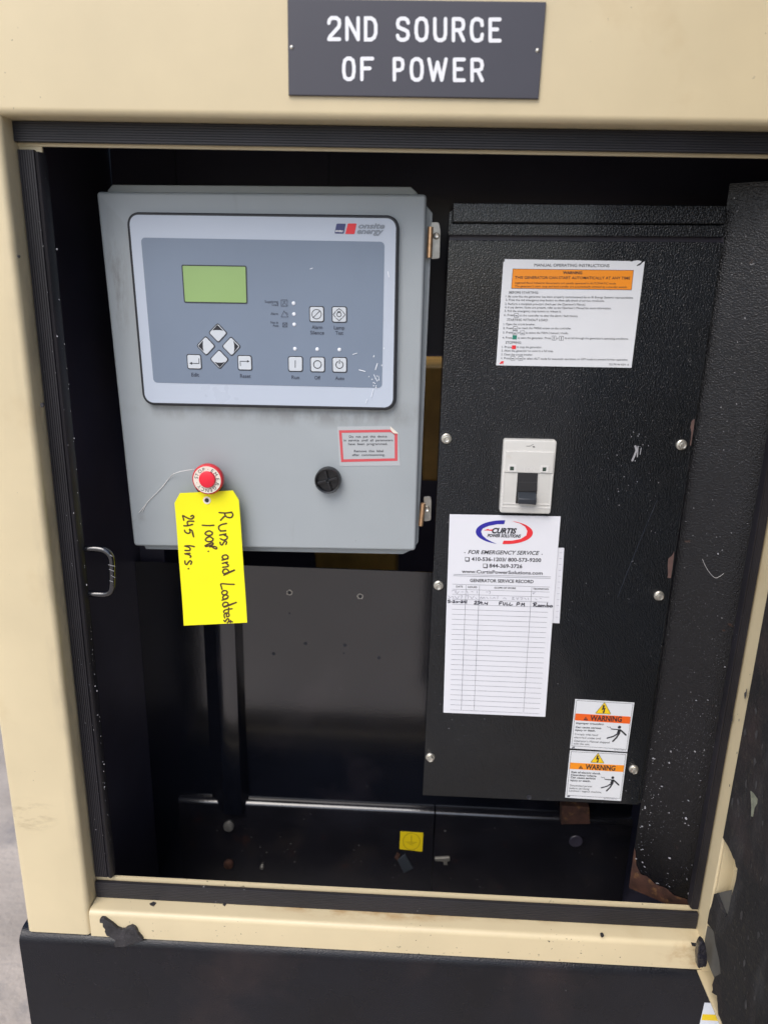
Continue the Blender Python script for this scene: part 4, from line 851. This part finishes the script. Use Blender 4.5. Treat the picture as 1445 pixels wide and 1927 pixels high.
# ------------------------------------------------------------------ two warning labels, one above the other
z7 = zoom(1050, 1300, 8.5)
def warning(label, q, band, tri, wtxt, exc, lines, man, ori, code, bandm):
    t = thing('warning_label', label, 'warning label', at(*z7([q[3]])[0], E_), 'warning labels low on the breaker cover')
    P = pq(z7(q), E_); wy = E_-.0004
    part('sheet', MB().prism(P, wy, E_-.0001), M['vinyl'], t)
    mb = MB(); b_ = inset(ccw(P), .0017); b_ = [(x, z+(.0022 if k < 2 else 0)) for k, (x, z) in enumerate(b_)]
    mb.line(b_, .0004, wy-.0002, closed=True)
    part('border', mb, M['ink'], t)
    part('warning_band', MB().flat(pq(z7(band), E_), wy-.00015), bandm, t)
    ty = part('warning_triangle', MB().flat(rounded(pq(z7(tri), E_), .0010, 4), wy-.0002), M['amber'], t)
    mb = MB(); mb.line(rounded(pq(z7(tri), E_), .0010, 4), .0005, wy-.0003, closed=True)
    cx = sum(p_[0] for p_ in tri)/3; cy = sum(p_[1] for p_ in tri)/3; k = (tri[1][0]-tri[2][0])/245
    mb.flat(pq(z7([(cx+dx*k, cy+dy*k) for dx, dy in ((-12, -75), (22, -72), (6, -28), (32, -34), (14, 28), (24, 26), (-8, 60), (-20, 22), (-8, 28), (2, -8), (-28, 2))]), E_), wy-.0003)
    part('shock_symbol', mb, M['ink'], ty)
    mb = MB()
    a = z7(wtxt[:2]); mb.text('WARNING', a[0][0], a[1][0], a[0][1], a[1][1], 9.6*wtxt[2], E_, wy-.0003, .03)
    mb.flat(pq(z7([(exc[0]-36, exc[1]+24), (exc[0], exc[1]-30), (exc[0]+36, exc[1]+29)]), E_), wy-.0003)
    for tx, x0, x1, y0, y1, bo in lines:
        a = z7([(x0, y0), (x1, y1)]); mb.text(tx, a[0][0], a[1][0], a[0][1], a[1][1], 3.5, E_, wy-.0003, bo)
    part('lettering', mb, M['ink'], t)
    part('exclamation_mark', MB().line(pq(z7([(exc[0], exc[1]-12), (exc[0]+1, exc[1]+8)]), E_), .0007, wy-.0004).line(pq(z7([(exc[0]+1, exc[1]+17), (exc[0]+1, exc[1]+19)]), E_), .0007, wy-.0004), bandm, t)
    mb = MB(); f_ = lambda pts: pq(z7([(ori[0]+a_*man, ori[1]+b_*man) for a_, b_ in pts]), E_); k = .0001*man
    mb.flat(circ(f_([(0, 0)])[0], .0021*man, n=16), wy-.0003)
    mb.flat(f_([(-32, 32), (14, 32), (24, 44), (12, 90), (8, 112), (-38, 108), (-42, 84), (-30, 60)]), wy-.0003)
    mb.line(f_([(12, 44), (52, 76), (102, 124)]), .0022*man, wy-.0003); mb.line(f_([(-30, 36), (-80, 34), (-132, 28)]), .0013*man, wy-.0003)
    mb.line(f_([(-28, 104), (-100, 148), (-195, 174)]), .0018*man, wy-.0003); mb.line(f_([(-8, 106), (-50, 170), (-108, 226)]), .0021*man, wy-.0003)
    mb.line(f_([(-138, 20), (-150, -6), (-172, 2), (-200, -12)]), .0005, wy-.0003)
    part('falling_figure', mb, M['ink'], t)
    mb = MB(); a = z7(code); mb.text('22179151 REV. A', a[0][0], a[1][0], a[0][1], a[1][1], 1.9, E_, wy-.0003); mb.text('IR', a[2][0], a[3][0], a[2][1], a[3][1], 2.4, E_, wy-.0003, .06, .5)
    part('part_number', mb, M['inkgray'], t)
warning('upper of two white warning labels, red-orange band, falling figure', [(270, 130), (1215, 187), (1100, 975), (185, 915)], [(275, 358), (1152, 410), (1140, 524), (262, 468)], [(738, 180), (838, 368), (590, 354)], [(505, 468), (1008, 490), 1.0], (437, 440),
        [('Improper grounding.', 280, 728, 524, 544, .02), ('Can cause serious', 272, 682, 588, 606, .02), ('injury or death.', 266, 592, 634, 648, .02), ('Comply with local', 258, 628, 700, 718, 0), ('electrical codes and', 252, 672, 752, 772, 0), ("Operator's Manual shipped", 246, 812, 808, 836, 0), ('with this unit.', 240, 500, 852, 866, 0)], 1.0, (975, 577), [(888, 942), (1075, 954), (212, 908), (262, 911)], M['redorange'])
warning('lower of two white warning labels, bright orange band, falling figure', [(185, 948), (1098, 998), (1000, 1758), (108, 1705)], [(190, 1143), (1052, 1188), (1040, 1294), (182, 1245)], [(634, 993), (730, 1152), (514, 1140)], [(428, 1248), (905, 1272), .95], (358, 1216),
        [('Risk of electric shock.', 204, 676, 1308, 1334, .02), ('Hazardous voltage.', 198, 612, 1352, 1372, .02), ('Can cause serious', 192, 592, 1392, 1412, .02), ('injury or death.', 188, 512, 1438, 1454, .02), ('Disconnect power', 180, 540, 1520, 1538, 0), ('before servicing.', 176, 500, 1564, 1580, 0), ('Lockout / tagout machine.', 170, 690, 1604, 1632, 0)], .93, (868, 1384), [(722, 1722), (925, 1734), (134, 1690), (186, 1693)], M['orange'])

# ------------------------------------------------------------------ earth label, label on the base
el_ = thing('earth_label', 'small square yellow earthing label on the black floor beam', 'label', at(773, 1600, BM))
part('sheet', MB().prism(pq(z4([(160, 292), (676, 325), (655, 750), (140, 690)]), BM), BM-.0006, BM-.0001), M['earth'], el_)
mb = MB(); mb.line(pq(z4(cir(410, 515, 190, 28)), BM), .0009, BM-.0009); mb.line(pq(z4([(410, 385), (408, 525)]), BM), .0011, BM-.0009)
for dx, yy in ((120, 530), (72, 560), (32, 590)): mb.line(pq(z4([(408-dx, yy-4), (408+dx, yy+4)]), BM), .0009, BM-.0009)
part('earth_symbol', mb, M['earthink'], el_)
bs = thing('base_sticker', 'white sticker with a yellow stripe low on the black base by the open door', 'sticker', at(1330, 1927, BF))
part('sheet', MB().prism(pq(zr([(235, 1714), (420, 1724), (400, 2300), (105, 2280)]), BF), BF-.0004, BF-.0001), M['vinyl'], bs)
part('yellow_stripe', MB().flat(pq(zr([(215, 1826), (420, 1834), (412, 1894), (204, 1884)]), BF), BF-.0006), M['amber'], bs)
